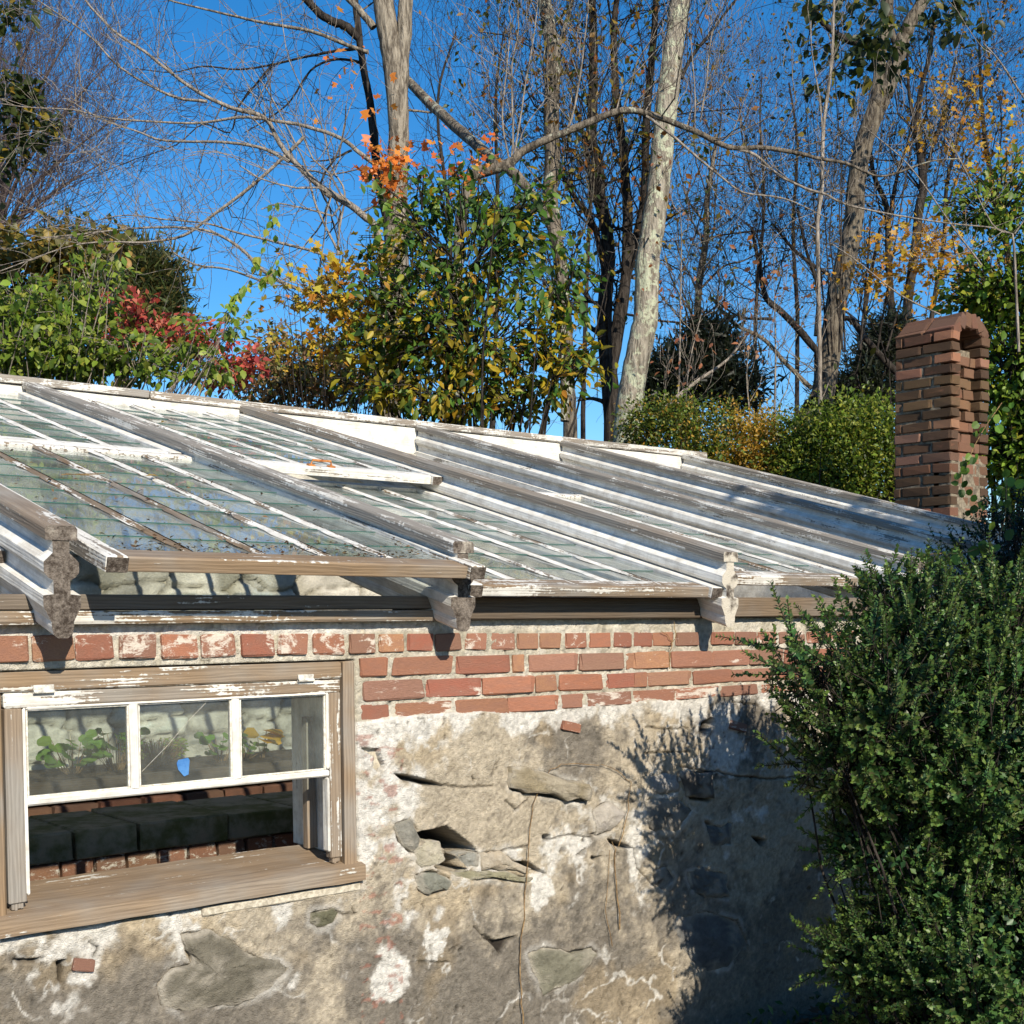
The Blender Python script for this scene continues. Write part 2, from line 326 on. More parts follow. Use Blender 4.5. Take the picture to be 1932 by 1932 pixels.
HOLES = [
 ([(365, 1045), (375, 1018), (430, 1008), (505, 985), (575, 1040), (645, 1098), (560, 1120), (560, 1180), (600, 1192), (540, 1196), (480, 1196), (440, 1180), (495, 1140), (490, 1090), (455, 1064)], z5, .22),
 ([(105, 612), (172, 615), (182, 660), (202, 700), (170, 727), (150, 700), (158, 650)], z5, .15),
 ([(250, 735), (350, 748), (490, 792), (400, 790), (300, 768)], z5, 0.060),
 ([(815, 800), (1000, 836), (1170, 862), (1165, 872), (1000, 850), (820, 815)], z5, 0.050),
 ([(1275, 1045), (1330, 1060), (1400, 1095), (1380, 1098), (1310, 1080)], z5, 0.070),
 ([(835, 1155), (900, 1160), (985, 1218), (900, 1185)], z5, 0.060),
 ([(965, 1030), (1000, 1030), (1005, 1058), (970, 1060)], z5, 0.050),
 ([(1130, 1128), (1175, 1095), (1165, 1125)], z5, 0.060), ([(1195, 1135), (1245, 1128), (1210, 1150)], z5, 0.060),
 ([(670, 1515), (740, 1530), (850, 1510), (800, 1545), (770, 1600), (720, 1545)], z5, 0.024),
 ([(280, 400), (320, 390), (310, 500), (290, 490)], z7, 0.040), ([(60, 385), (200, 375), (200, 390), (70, 400)], z7, 0.030),
 ([(620, 740), (635, 760), (630, 780)], z5, 0.040), ([(1170, 850), (1180, 850), (1178, 900)], z5, 0.040),
 ([(245, 985), (262, 985), (350, 1090), (330, 1112), (265, 1050)], z5, 0.040),
 ([(360, 1272), (430, 1303), (505, 1275), (500, 1295), (430, 1318), (370, 1290)], z5, 0.040),
 ([(260, 680), (300, 655), (310, 680), (285, 720), (262, 760), (255, 720)], z6, 0.060),
 ([(200, 985), (300, 990), (290, 1005), (210, 995)], z6, 0.040), ([(455, 1150), (520, 1165), (500, 1190)], z6, 0.040),
 ([(1185, 1020), (1240, 1030), (1330, 985), (1240, 1015)], z5, 0.030),
]
CRACKS = [([(490, 785), (600, 800), (720, 795)], z5), ([(610, 1115), (760, 1105), (900, 1080)], z5), ([(1000, 1055), (1100, 1030), (1200, 1035)], z5),
 ([(780, 860), (830, 905), (900, 860)], z5), ([(1410, 1100), (1430, 1180), (1500, 1280)], z5), ([(640, 1460), (680, 1510), (720, 1525)], z5), ([(1640, 155), (1720, 160), (1700, 130)], z7),
 ([(0, 1240), (40, 1200), (20, 1170)], z5), ([(490, 1560), (720, 1565), (900, 1560), (920, 1620), (880, 1720)], z8), ([(640, 1580), (650, 1700), (600, 1800)], z8), ([(480, 1785), (700, 1790), (900, 1780)], z8),
 ([(1310, 1320), (1400, 1320), (1420, 1345), (1560, 1345)], z8), ([(160, 860), (480, 910), (660, 905)], z6), ([(520, 1640), (380, 1640)], z5), ([(900, 90), (1160, 130), (1250, 80)], z7), ([(460, 380), (480, 330), (440, 300)], z7)]
xa = np.concatenate([np.linspace(-4.2, -.35, 20)[:-1], np.linspace(-.35, 2.1, 560)[:-1], np.linspace(2.1, 3.4, 220)[:-1], np.linspace(3.4, 6.14, 90)])
za_ = np.linspace(-.42, 1.335, 400)
# keep the window opening exact
for v_ in (WX0, WX1): xa[np.argmin(abs(xa-v_))] = v_
for v_ in (WZ0, WZ1): za_[np.argmin(abs(za_-v_))] = v_
X, Z = np.meshgrid(xa, za_)
wob = lambda f, a, s: (fbm(X, Z, f, 4, s)-.5)*a
n1 = fbm(X, Z, 2.2, 4, 1); n2 = fbm(X, Z, 7, 5, 2); n3 = fbm(X, Z, 30, 4, 3, .6); n4 = fbm(X, Z, 4, 4, 11); n5 = fbm(X, Z, 14, 5, 21, .62); n6 = fbm(X, Z, 90, 3, 31, .7)
brk = sm(1.035, 1.05, Z+.02*(n2-.5)) ; brk_y = np.where(X > .97, brk, sm(1.20, 1.22, Z))
Yd = WY-.004+(n1-.5)*.035+(n2-.5)*.022+(n3-.5)*.010+(n6-.5)*.004
mort = WY+.002+(n3-.5)*.010+(n6-.5)*.006+(n2-.5)*.006
Yd = Yd*(1-brk_y)+mort*brk_y
ridged = 1-abs(2*fbm(X, Z, 9, 4, 41)-1)*2.2
tan = np.array([.44, .378, .29]); gray = np.array([.20, .176, .145]); white = np.array([.66, .63, .58]); ochre = np.array([.42, .31, .17]); mcol = np.array([.50, .455, .365])
g = sm(.36, .64, n1+.45*(n5-.5)+.25*(n3-.5)+.36*sm(.62, .05, Z)-.10-.16*np.exp(-((X-1.35)**2/.18+(Z-.78)**2/.05)))
c = tan*(1-g[..., None])+gray*g[..., None]
oc = sm(.60, .72, n4)*.3; c = c*(1-oc[..., None])+ochre*oc[..., None]
ww = sm(.535, .66, .55*n5+.45*n2+.20*sm(.92, 1.03, Z)*(X > .9)+.22*sm(1.45, .95, X)*sm(.45, .8, Z)+.14*sm(.40, .56, Z)*sm(.75, .1, X)-.10*sm(.5, .2, Z)-.04)
rd = sm(.88, 1.0, ridged+.35*(n5-.5)+.15*(n3-.5))*sm(.50, .64, n4)*.75
ww = np.maximum(ww, rd)
for cx_, cz_, r_ in [(z5(230, 1690)), ]and [(*atY(*z5(230, 1690), WY)[[0, 2]], .075), (*atY(*z5(450, 1560), WY)[[0, 2]], .05), (*atY(*z5(960, 1290), WY)[[0, 2]], .05), (*atY(*z5(970, 1560), WY)[[0, 2]], .03), (*atY(*z6(360, 760), WY)[[0, 2]], .12)]:
    dd = np.hypot(X-cx_, (Z-cz_)*.75)+(n5-.5)*.09+(n3-.5)*.04; ww = np.maximum(ww, sm(r_, r_*.75, dd))
ww = np.where(brk_y > .5, ww*.35*sm(.45, .6, n5)+.75*sm(1.295, 1.312, Z+.012*(n5-.5))*sm(1.9, 1.2, X), ww)
c = c*(1-brk_y[..., None])+(mcol*(.8+.4*n5[..., None]))*brk_y[..., None]
c = c*(1-ww[..., None])+white*ww[..., None]
strip = (X > .97) & (X < 1.13) & (Z < 1.0)
redm = .6*strip*sm(.58, .66, fbm(X, Z*1.8, 24, 5, 51, .6)); c = c*(1-redm[..., None])+np.array([.34, .14, .10])*redm[..., None]
pit = sm(.74, .82, fbm(X, Z, 38, 3, 83, .6))*sm(.4, .6, n4); Yd += pit*.006; c = c*(1-.55*pit[..., None]); c = c*(.66+.68*n6[..., None])*(.80+.40*fbm(X, Z, 50, 3, 33, .7)[..., None]); c = c*(1-.25*sm(.62, .75, n3)[..., None])
wx_ = X+wob(25, .018, 61); wz_ = Z+wob(25, .018, 71)
SP_XZ = []
for pts, fn, pr, colr in STONES:
    P = polyXZ(pts, fn); SP_XZ.append(P); m = (X > P[:, 0].min()-.06) & (X < P[:, 0].max()+.06) & (Z > P[:, 1].min()-.06) & (Z < P[:, 1].max()+.06)
    d = sdf(P, wx_[m], wz_[m]); s_ = sm(.004, -.010, d); Yd[m] += s_*.030
    rim = sm(.0, .004, d)*sm(.030, .010, d)*.6*sm(.4, .55, n5[m])*.6; c[m] = c[m]*(1-rim[:, None])+white*rim[:, None]; Yd[m] -= rim*.003
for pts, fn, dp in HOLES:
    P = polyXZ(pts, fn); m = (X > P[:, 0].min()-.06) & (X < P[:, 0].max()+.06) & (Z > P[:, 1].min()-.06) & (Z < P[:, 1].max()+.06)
    d = sdf(P, X[m]+(wx_[m]-X[m])*.5, Z[m]+(wz_[m]-Z[m])*.5); s_ = sm(.003, -.005, d); Yd[m] += s_*dp; dk = s_*.95; c[m] = c[m]*(1-dk[:, None])+np.array([.025, .02, .017])*dk[:, None]  # near-black colour inside the holes paints in their shade
for pts, fn in CRACKS:
    P = polyXZ(pts, fn)
    for a, b in zip(P[:-1], P[1:]):
        e = b-a; t_ = np.clip(((wx_-a[0])*e[0]+(wz_-a[1])*e[1])/(e@e), 0, 1); d = np.hypot(wx_-a[0]-e[0]*t_, wz_-a[1]-e[1]*t_)
        s_ = sm(.005, .001, d); Yd += s_*.010; c = c*(1-.65*s_[..., None])
inw = (X > WX0-.001) & (X < WX1+.001) & (Z > WZ0-.001) & (Z < WZ1+.001); Yd[inw] = WY+.03
edge = (X > WX0-.03) & (X < WX1+.02) & (Z > WZ0-.02) & (Z < WZ1+.02) & ~inw; Yd[edge] = np.maximum(Yd[edge], WY-.003)
nx, nz = len(xa), len(za_); q = (np.arange(nz-1)[:, None]*nx+np.arange(nx-1)[None])
cxm = (X[:-1, :-1]+X[1:, 1:])/2; czm = (Z[:-1, :-1]+Z[1:, 1:])/2; keep = ~((cxm > WX0) & (cxm < WX1) & (czm > WZ0) & (czm < WZ1))
q = q[keep]; FW = np.stack([q, q+1, q+1+nx, q+nx], 1)
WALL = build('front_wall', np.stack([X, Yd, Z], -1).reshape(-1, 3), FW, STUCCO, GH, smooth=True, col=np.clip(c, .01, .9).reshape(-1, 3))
WALL['label'] = 'weathered lime plaster wall with exposed stones under brick courses'
def wy_at(x, z): return Yd[np.argmin(abs(za_-z)), np.argmin(abs(xa-x))]
# wall core, so that the wall has a back and reveals round the window
mb = MB()
for a, b in (((-4.2, WY+.27, -.42), (WX0-.02, .44, 1.333)), ((WX1+.002, WY+.27, -.42), (6.14, .44, 1.333)), ((WX0-.018, WY+.23, -.42), (WX1, .44, WZ0+.01)), ((WX0, WY+.04, WZ1), (WX1, .44, 1.333))): mb.box(a, b)
mb.box((WX1, WY+.012, WZ0), (WX1+.1, WY+.10, WZ1)); mb.box((WX0-.1, WY+.012, WZ0), (WX0, WY+.10, WZ1)); mb.box((6.10, WY, -.42), (6.138, WY+.10, 1.333)); 
mb.build('wall_core', MORTAR, GH)
# individual stones set in the plaster
def rock(P, y, col, back=.05, dome=.010):
    c0 = P.mean(0); n = len(P); V = []; sub = 5
    PP = []
    for i in range(n):
        p0, p1, p2, p3 = P[i-1], P[i], P[(i+1) % n], P[(i+2) % n]
        for t in np.arange(sub)/sub: PP.append(p1+(p2-p1)*t if n < 6 else .75*(p1+(p2-p1)*t)+.25*(.5*((2*p1)+(-p0+p2)*t+(2*p0-5*p1+4*p2-p3)*t**2+(-p0+3*p1-3*p2+p3)*t**3)))
    PP = np.array(PP); PP = (PP-c0)*1.05+c0; n = len(PP); PP += (np.stack([vnoise(PP[:, 0]*60, PP[:, 1]*60, 5), vnoise(PP[:, 0]*60, PP[:, 1]*60, 6)], 1)-.5)*.014; PP += (np.stack([vnoise(PP[:, 0]*16, PP[:, 1]*16, 15), vnoise(PP[:, 0]*16, PP[:, 1]*16, 16)], 1)-.5)*min(.02, .10*float(np.ptp(P[:, 0])))
    ss = [1., 1., .95, .86, .74, .6, .45, .3, .15]; F = []
    for k, s_ in enumerate(ss):
        w = (PP-c0)*s_+c0
        nz_ = (fbm(w[:, 0]+3*c0[0], w[:, 1], 11, 3, 3)-.5)*.022+(fbm(w[:, 0], w[:, 1]*2.2, 45, 3, 4)-.5)*.008
        yy = y+back if k == 0 else y+.006-dome*(1-s_**4)+nz_*min(1, (1-s_)*5+.2)
        for p, q_ in zip(w, np.broadcast_to(yy, n)): V.append((p[0], q_, p[1]))
    V.append((c0[0], y-dome, c0[1])); m_ = len(ss)-1
    for k in range(m_): F += [(k*n+i, (k+1)*n+i, (k+1)*n+(i+1) % n, k*n+(i+1) % n) for i in range(n)]
    F += [(m_*n+i, (m_+1)*n, m_*n+(i+1) % n) for i in range(n)]
    V = np.array(V); cc = np.array(col)*(.6+.8*fbm(V[:, 0], V[:, 2]*1.6, 28, 4, 9)[:, None]); dust = sm(.52, .62, fbm(V[:, 0], V[:, 2], 16, 4, 19))[:, None]*.45
    ed = np.repeat(sm(.80, 1., np.array(ss+[0.])[:-1]), n); ed = np.append(ed, 0)[:, None]*sm(.38, .55, fbm(V[:, 0], V[:, 2], 22, 4, 29))[:, None]; dust = np.maximum(dust, ed*.9)
    return V, [f[::-1] for f in F], cc*(1-dust)+np.array([.40, .36, .30])*dust
for (pts, fn, pr, colr), P in zip(STONES, SP_XZ):
    area = .5*abs(sum(P[i][0]*P[(i+1) % len(P)][1]-P[(i+1) % len(P)][0]*P[i][1] for i in range(len(P))))
    V, F_, cc = rock(P, WY-pr*.6, colr, .06, min(.012, math.sqrt(area)*.08)); build('stone', V, F_, STONE, WALL, smooth=True, col=cc)
# bricks
BM = []
for i in range(5):
    bm = bmesh.new(); bmesh.ops.create_cube(bm, size=1)
    bmesh.ops.bevel(bm, geom=bm.edges[:], offset=.055, segments=1, affect='EDGES')
    for v in bm.verts: v.co += Vector(rng.uniform(-.036, .036, 3))
    me = bpy.data.meshes.new('brick'); bm.to_mesh(me); bm.free(); me.materials.append(BRICK); BM.append(me)
def brick(parent, c, d, lime=.2, soot_shade=0., moss=0., rot=None, r=None):
    o = bpy.data.objects.new('brick', BM[rng.integers(5)]); COL.objects.link(o)
    M = Matrix.Translation(c) @ (rot or Matrix.Rotation(rng.normal(0, .008), 4, 'Y')) @ Matrix.Diagonal((*d, 1)); o.parent = parent; o.matrix_basis = wmat(parent).inverted() @ M
    o['lime'] = float(lime); o['soot_shade'] = float(soot_shade); o['moss'] = float(moss); return o
def course(parent, xs_, zt, zb, Y, lime, depth=.09):
    for a, b in xs_:
        xm = (a+b)/2; z1 = zt(xm); z0 = zb(xm); pr = rng.uniform(-.003, .004)
        brick(parent, (xm, Y+depth/2+pr, (z1+z0)/2), (b-a, depth, (z1-z0)), lime+rng.uniform(-.15, .18))
bxs = lambda L, fn, y: [(atY(*fn(a, y), WY-.006)[0], atY(*fn(b, y), WY-.006)[0]) for a, b in L]
def lin(p, q): # px pts -> z(x)
    A = atY(*p, WY-.006); B = atY(*q, WY-.006); return lambda x: A[2]+(B[2]-A[2])*(x-A[0])/(B[0]-A[0])
R1 = bxs([(-60, 145), (165, 375), (385, 575), (612, 793), (820, 1000), (1025, 1195), (1228, 1390), (1420, 1565), (1593, 1750), (1780, 1910)], z4, 120)
course(WALL, R1, lin(z4(0, 78), z4(1900, 68)), lin(z4(0, 215), z4(1900, 168)), WY-.010, .31)
R1 = bxs([(190, 308), (330, 450), (462, 580), (608, 705), (728, 838), (853, 952), (965, 1063), (1083, 1183), (1197, 1300), (1312, 1395), (1408, 1495), (1505, 1600), (1612, 1722)], z5, 100)+bxs([(305, 395), (400, 485), (492, 570), (585, 690), (700, 810), (820, 900)], z6, 320)
course(WALL, R1, lin(z5(200, 66), z5(1600, 58)), lin(z5(200, 154), z5(1600, 124)), WY-.006, .26)
R = bxs([(103, 230), (262, 540), (557, 818), (832, 885), (915, 1140), (1148, 1360), (1375, 1575)], z5, 220)+bxs([(-26, 125), (132, 300), (305, 460), (465, 595), (605, 700), (705, 860)], z6, 420)
course(WALL, R, lin(z5(110, 180), z5(1600, 150)), lin(z5(110, 272), z5(1600, 228)), WY-.008, .20)
R = bxs([(110, 398), (415, 682), (690, 930), (940, 1038), (1050, 1255), (1280, 1475)], z5, 330)+bxs([(-25, 30), (40, 215), (225, 385), (390, 560), (570, 720), (730, 860)], z6, 480)
course(WALL, R, lin(z5(110, 292), z5(1600, 245)), lin(z5(110, 388), z5(1600, 312)), WY-.007, .20)
R = bxs([(105, 237), (268, 535), (553, 805), (815, 1048), (1070, 1170), (1182, 1400), (1410, 1620)], z5, 430)+bxs([(-5, 150), (160, 330), (335, 490), (495, 610), (620, 800)], z6, 560)
course(WALL, R, lin(z5(110, 408), z5(1600, 328)), lin(z5(110, 500), z5(1600, 385)), WY-.004, .30)
course(WALL, bxs([(605, 700), (712, 790)], z5, 510), lin(z5(600, 492), z5(1600, 450)), lin(z5(600, 530), z5(1600, 490)), WY+.006, .55)
for p0, p1 in ((z5(1065, 495), z5(1150, 525)), (z8(1280, 1530), z8(1430, 1555)), (z7(350, 400), z7(455, 420))):
    a = atY(*p0, WY); b = atY(*p1, WY); brick(WALL, ((a[0]+b[0])/2, WY+.024, (a[2]+b[2])/2), (abs(b[0]-a[0]), .06, .032), .35, rot=Matrix.Rotation(.22, 4, 'Y'))
x = 3.75
while x < 6.0:
    for k, z in enumerate((1.27, 1.20, 1.135, 1.07)):
        L = .2 if k else .1
        for j in range(1 if k else 2): brick(WALL, (x+(.1 if k % 2 else 0)+j*.11, WY+.04, z), (L-.01, .09, .052), .15)
    x += .215

# --- eave plate (beam along the top of the wall)
def beam(name, a, b, mat, parent, paint, warm, dark=0., bev=.004, frame=None, jit=.0015, label=None):
    m = MB(); m.box(a, b, M=frame, bev=bev, jit=jit)
    c = Vector([(a[i]+b[i])/2 for i in range(3)])
    fr = (frame @ Matrix.Translation(c)) if frame is not None else Matrix.Translation(c)
    o = m.build(name, mat, parent, frame=fr, props=dict(paint=paint, warm=warm, dark=dark))
    if label: o['label'] = label
    return o
beam('wall_plate', (-4.2, .062, 1.372), (1.245, .30, 1.412), WOODX, GH, .26, .5, .55)  # upper half gets darker wood to carry the sash shadow
beam('wall_plate', (-4.2, .056, 1.338), (1.245, .30, 1.370), WOODX, GH, .42, .9, .1)
beam('wall_plate', (1.247, .060, 1.338), (2.50, .30, 1.412), WOODX, GH, .10, .8, .85)  # shade under the sash put into this darkened wood tone
beam('wall_plate', (2.502, .058, 1.338), (6.14, .30, 1.414), WOODX, GH, .18, .95, .5)
mb = MB(); mb.box((-4.2, .10, 1.300), (6.14, .28, 1.3375)); mb.build('mortar_bed', MORTAR, GH)

# --- rafters
web = [(-.0205, -.036), (-.0205, -.066), (-.043, -.088), (-.043, -.112), (-.034, -.124), (-.0205, -.132), (-.0205, -.165), (-.046, -.168), (-.046, -.196), (-.040, -.206), (-.027, -.232), (-.027, -.244), (-.023, -.262), (-.012, -.2709)]
web = web+[(-a, b) for a, b in web[::-1]]
capp = [(-.0385, -.035), (-.0395, -.008), (-.034, 0), (.034, 0), (.0395, -.008), (.0385, -.035)]
RPAINT = [(.34, .30, .60, .0), (.50, .42, .10, .1), (.86, .38, .40, 1.0), (.80, .40, .2, .9), (.80, .42, .15, .9), (.80, .44, .2, .9)]
RLAB = ['rafter end with dark mouldy end grain', 'rafter end with dark mouldy end grain and a brown rotted cap', 'rafter with painted white end', None, None, 'last rafter at the chimney end']
def rafter(k, X):
    pw, pc, wm, we = RPAINT[min(k, 5)] if k >= 0 else RPAINT[0]
    p0 = np.array([X+.0385, YF, ZF]); p1 = p0+U*TL
    m = MB(); m.prism(web, p0, p1, (1, 0, 0), (0, 0, 1), 0, 1, seg=1)
    Mx = RF @ Matrix.Translation((X+.0385, 0, -.1))
    o = m.build('rafter', None, GH, frame=Mx, mats=[WOODY, ENDG], props=dict(paint=.66 if k > 2 else .86, warm=.25, dark=0., endp=we))
    if RLAB[max(k, 0)]: o['label'] = RLAB[max(k, 0)]
    c = MB(); q0 = p0+U*(-.004); c.prism(capp, q0, p1+U*.004, (1, 0, 0), (0, 0, 1), 0, 1, seg=9, wob=.0012)
    build('cap', c.V, c.F, None, o, frame=RF @ Matrix.Translation((X+.0385, 0, 0)), mats=[WOODY, ENDG], fmat=c.m, props=dict(paint=pc, warm=wm, dark=0., endp=.45+.5*we))
    return o
for k in range(-3, 6): rafter(k, k*SP)

# --- ridge
def ridge():
    yr = 3.50; xs_ = [-4.2, -1.0, 1.90, 4.9, 6.38]
    for i, (a, b) in enumerate(zip(xs_[:-1], xs_[1:])):
        beam('ridge_cap', (a+.004, yr-.005, 2.528), (b, yr+.17, 2.568+.004*(i % 2)), WOODX, GH, .50, .45, bev=.006, jit=.003)
    beam('ridge_board', (-4.2, yr+.012, 2.33), (6.24, yr+.05, 2.526), WOODX, GH, .98, .0)
ridge()
# --- sashes, lying on the middle (h=.045) or the lower ledge (h=.122) of the rafters
def sash(x0, x1, t0, t1, h, paint, label, skew=0., ncol=5, nrow=8, handle=False, lp=None, ww=.055, clear=0.):
    fr = RF @ Matrix.Translation((x0, t0, -h)) @ Matrix.Rotation(skew, 4, 'Z'); w = x1-x0; L = t1-t0; th = .042
    m = MB()
    for a in (0, w-ww): m.box((a, -.012, -th), (a+ww, L, 0), M=fr, bev=.003, jit=.001)
    m.box((ww, L-.06, -th+.002), (w-ww, L-.002, -.002), M=fr, bev=.003)
    o = m.build('sash', WOODY, GH, frame=fr, props=dict(paint=paint, warm=.7, dark=0.)); o['label'] = label
    beam('bottom_rail', (ww-.002 if False else ww, .0, -th-.001), (w-ww, .085, -.004), WOODX, o, lp if lp is not None else paint, .95, frame=fr, jit=.0015)
    for a in (0, w-ww):
        e = MB(); e.box((a+.001, -.016, -th+.002), (a+ww-.001, -.0125, -.003), M=fr, bev=.001, jit=.001); e.build('end_grain', ENDG, o, frame=fr @ Matrix.Translation((a, 0, -.02)), props=dict(endp=.15))
    iw = (w-2*ww); pw = iw/ncol; rows = (L-.085-.06)/nrow
    for i in range(1, ncol):
        xx = ww+i*pw; b = MB(); b.box((xx-.008, .05, -.028), (xx+.008, L-.055, -.006), M=fr, bev=.003)
        # ragged putty bead on both sides
        n = 40; ts = np.linspace(.03, L-.06, n)
        for sd in (-1, 1):
            V = []; F = []
            for j, tt in enumerate(ts):
                r_ = rng.uniform(.004, .014) if rng.random() > .12 else .001
                for (dx, dz) in ((.006, -.0045), (.008+r_, -.0125), (.006, -.0145)): V.append(np.array(fr @ Vector((xx+sd*dx, tt+rng.uniform(-.01, .01), dz+rng.uniform(0, .0015)))))
            for j in range(n-1):
                for k in range(2): F.append((j*3+k, j*3+k+1, j*3+3+k+1, j*3+3+k) if sd > 0 else (j*3+k, j*3+3+k, j*3+3+k+1, j*3+k+1))
            b.add(V, F)
        b.build('glazing_bar', WOODY, o, frame=fr @ Matrix.Translation((xx, L/2, -.02)), props=dict(paint=paint-.06+rng.uniform(-.1, .06), warm=1., dark=.25))
    for i in range(ncol):
        off = rng.uniform(-.01, .01)
        for j in range(nrow):
            a0 = .062+j*rows; a1 = a0+rows+.018; g_ = MB()
            a_ = ww+i*pw+.004; b_ = ww+(i+1)*pw-.004; tz = -.0185
            V = [(a_, a0+off, tz+.0045), (b_, a0+off, tz+.0045), (b_, a1+off, tz), (a_, a1+off, tz)]
            dz = rng.normal(0, .0004, 4); V = [(v[0], v[1], v[2]+d_) for v, d_ in zip(V, dz)]
            V = V+[(v[0], v[1], v[2]+.003) for v in V]; g_.add([np.array(fr @ Vector(v)) for v in V], BF)
            g_.m[2] = 1
            build('pane', g_.V, g_.F, None, o, frame=fr @ Matrix.Translation(((a_+b_)/2, (a0+a1)/2, tz)), mats=[GLASS_R, GEDGE], fmat=g_.m)
    if handle:
        e = MB(); cx = w*.46; e.tube([np.array(fr @ Vector(p)) for p in ((cx-.05, .02, .004), (cx-.045, .02, .022), (cx+.045, .02, .022), (cx+.05, .02, .004))], [.005]*4)
        e.box((cx-.065, .008, -.003), (cx-.035, .032, .004), M=fr); e.box((cx+.035, .008, -.003), (cx+.065, .032, .004), M=fr)
        e.build('handle', RUST, o)
    return o
sash(.118, 1.272, -.085, 1.83, .050, .58, 'lower sash slid down over the window, brown weathered bottom rail', skew=-.012, lp=.30)
sash(.070, 1.232, 1.86, 3.66, .050, .82, 'upper sash left of the second rafter')
sash(SP+.070, SP+1.232, -.012, 1.90, .126, .72, 'lower sash with flaking white bottom rail beside the brick courses', lp=.47)
sash(SP+.070, SP+1.232, 1.74, 3.66, .046, .70, 'upper sash with rusty handle on its bottom rail', handle=True)
sash(2*SP+.070, 2*SP+1.20, .20, 2.06, .128, .62, 'slid-down sash in the third bay', lp=.48)
sash(-SP+.070, -SP+1.232, .3, 2.1, .126, .8, 'sash left of the first rafter')
sash(-SP+.070, -SP+1.232, 1.9, 3.66, .046, .8, 'upper sash left of the first rafter')

# --- window in the wall
WIN = empty('window', (.45, WY, WZ0)); WIN.parent = GH; WIN.matrix_basis = wmat(GH).inverted() @ Matrix.Translation((.45, WY, WZ0)); WIN['label'] = 'wooden window with three panes over an open gap'
B = lambda *a, **k: beam(*a, **k)
B('head', (WX0-.03, WY-.006, 1.170), (.921, WY+.10, 1.219), WOODX, WIN, .40, .95)
B('jamb', (.924, WY-.008, .612), (.965, WY+.10, 1.2195), WOODZ, WIN, .18, 1.)
B('jamb', (-.110, WY-.004, .612), (-.062, WY+.10, 1.168), WOODZ, WIN, .25, 1.)
fr = Matrix.Rotation(.0, 4, 'X'); sl = MB()
sp = [(-.028, .567), (-.028, .612), (.012, .622), (.22, .650), (.22, .60), (.0, .56)]
sl.prism([(a, b) for a, b in sp], (-.12, WY, 0), (.981, WY, 0), (0, 1, 0), (0, 0, 1), 0, seg=12, wob=.0015)
o = sl.build('sill', WOODX, WIN, frame=Matrix.Translation((.45, WY, .6)), props=dict(paint=.30, warm=.85, dark=0.))
mb = MB(); mb.box((.46, WY-.012, .533), (.975, WY+.05, .558), bev=.004); mb.build('sill_mortar', MORTAR, WIN)
B('jamb_lining', (.925, WY+.10, .640), (.945, WY+.30, 1.20), WOODZ, WIN, .75, .3)
B('jamb_lining', (-.085, WY+.10, .640), (-.065, WY+.30, 1.20), WOODZ, WIN, .75, .3)
m = MB(); m.prism([(0, 0), (.035, 0), (.020, .40), (0, .40)], (.89, WY+.15, .648), (.89, WY+.175, .648), (1, 0, 0), (0, 0, 1)); m.build('prop_wedge', WOODZ, WIN, props=dict(paint=.2, warm=.8, dark=0.))
# the sash: stiles run down below the glass, its lower half is missing
SW = WIN
B('sash_top_rail', (-.056, WY-.003, 1.131), (.918, WY+.034, 1.168), WOODX, SW, .52, .95)
def stile(x0, x1, zb, paint):
    m = MB(); m.box((x0, WY+.0, zb), (x1, WY+.034, 1.1295), bev=.003, jit=.001)
    for k in range(4):
        xa_ = x0+.008+(x1-x0-.016)*k/4; m.box((xa_, WY+.006, zb-.012-.01*rng.random()), (xa_+.008, WY+.028, zb+.002), bev=.002)
    return m.build('sash_stile', WOODZ, SW, frame=Matrix.Translation(((x0+x1)/2, WY, .9)), props=dict(paint=paint, warm=.75, dark=0.))
stile(-.055, -.010, .642, .36); stile(.879, .919, .640, .36)
def wbar(name, a, b, mat, paint):
    return B(name, a, b, mat, SW, paint, .4)
wbar('mullion', (.268, WY-.002, .899), (.293, WY+.030, 1.1295), WOODZ, .93); wbar('mullion', (.566, WY-.002, .899), (.591, WY+.030, 1.1295), WOODZ, .93)
wbar('sash_bottom_rail', (-.0085, WY-.001, .883), (.878, WY+.031, .9035), WOODX, .90)
wbar('edge_strip', (-.0095, WY-.002, .66), (-.0015, WY+.03, 1.129), WOODZ, .97); wbar('edge_strip', (.8695, WY-.002, .66), (.8785, WY+.03, .88), WOODZ, .97); wbar('edge_strip', (.8695, WY-.002, .905), (.8785, WY+.03, 1.129), WOODZ, .97)
wbar('edge_strip', (-.001, WY-.003, 1.1255), (.869, WY+.03, 1.1305), WOODX, .95)
for a, b in ((-.001, .268), (.293, .566), (.591, .869)):
    m = MB(); m.box((a, WY+.012, .902), (b, WY+.015, 1.126)); m.build('pane', GLASS_W, SW)
    for (u0, w0, u1, w1) in ((a, .9035, b, .908), (a, 1.121, b, 1.1255), (a, .908, a+.005, 1.121), (b-.005, .908, b, 1.121)):
        m = MB(); n = 14
        m.box((u0, WY+.004, w0), (u1, WY+.0118, w1), bev=.001, jit=.0006); m.build('putty', PUTTY, SW)
for hx in (.045, .80):
    m = MB(); m.box((hx-.03, WY-.012, 1.172), (hx+.022, WY-.0065, 1.186), bev=.001); m.tube([(hx-.03, WY-.011, 1.169), (hx+.022, WY-.011, 1.169)], [.005, .005], 8); m.build('hinge', METAL, WIN)
m = MB(); m.tube([atY(*z4(*p), WY+.0112) for p in ((722, 770), (850, 640), (960, 510), (1055, 412))], [.0004]*4, 4); m.build('glass_crack', PUTTY, SW)
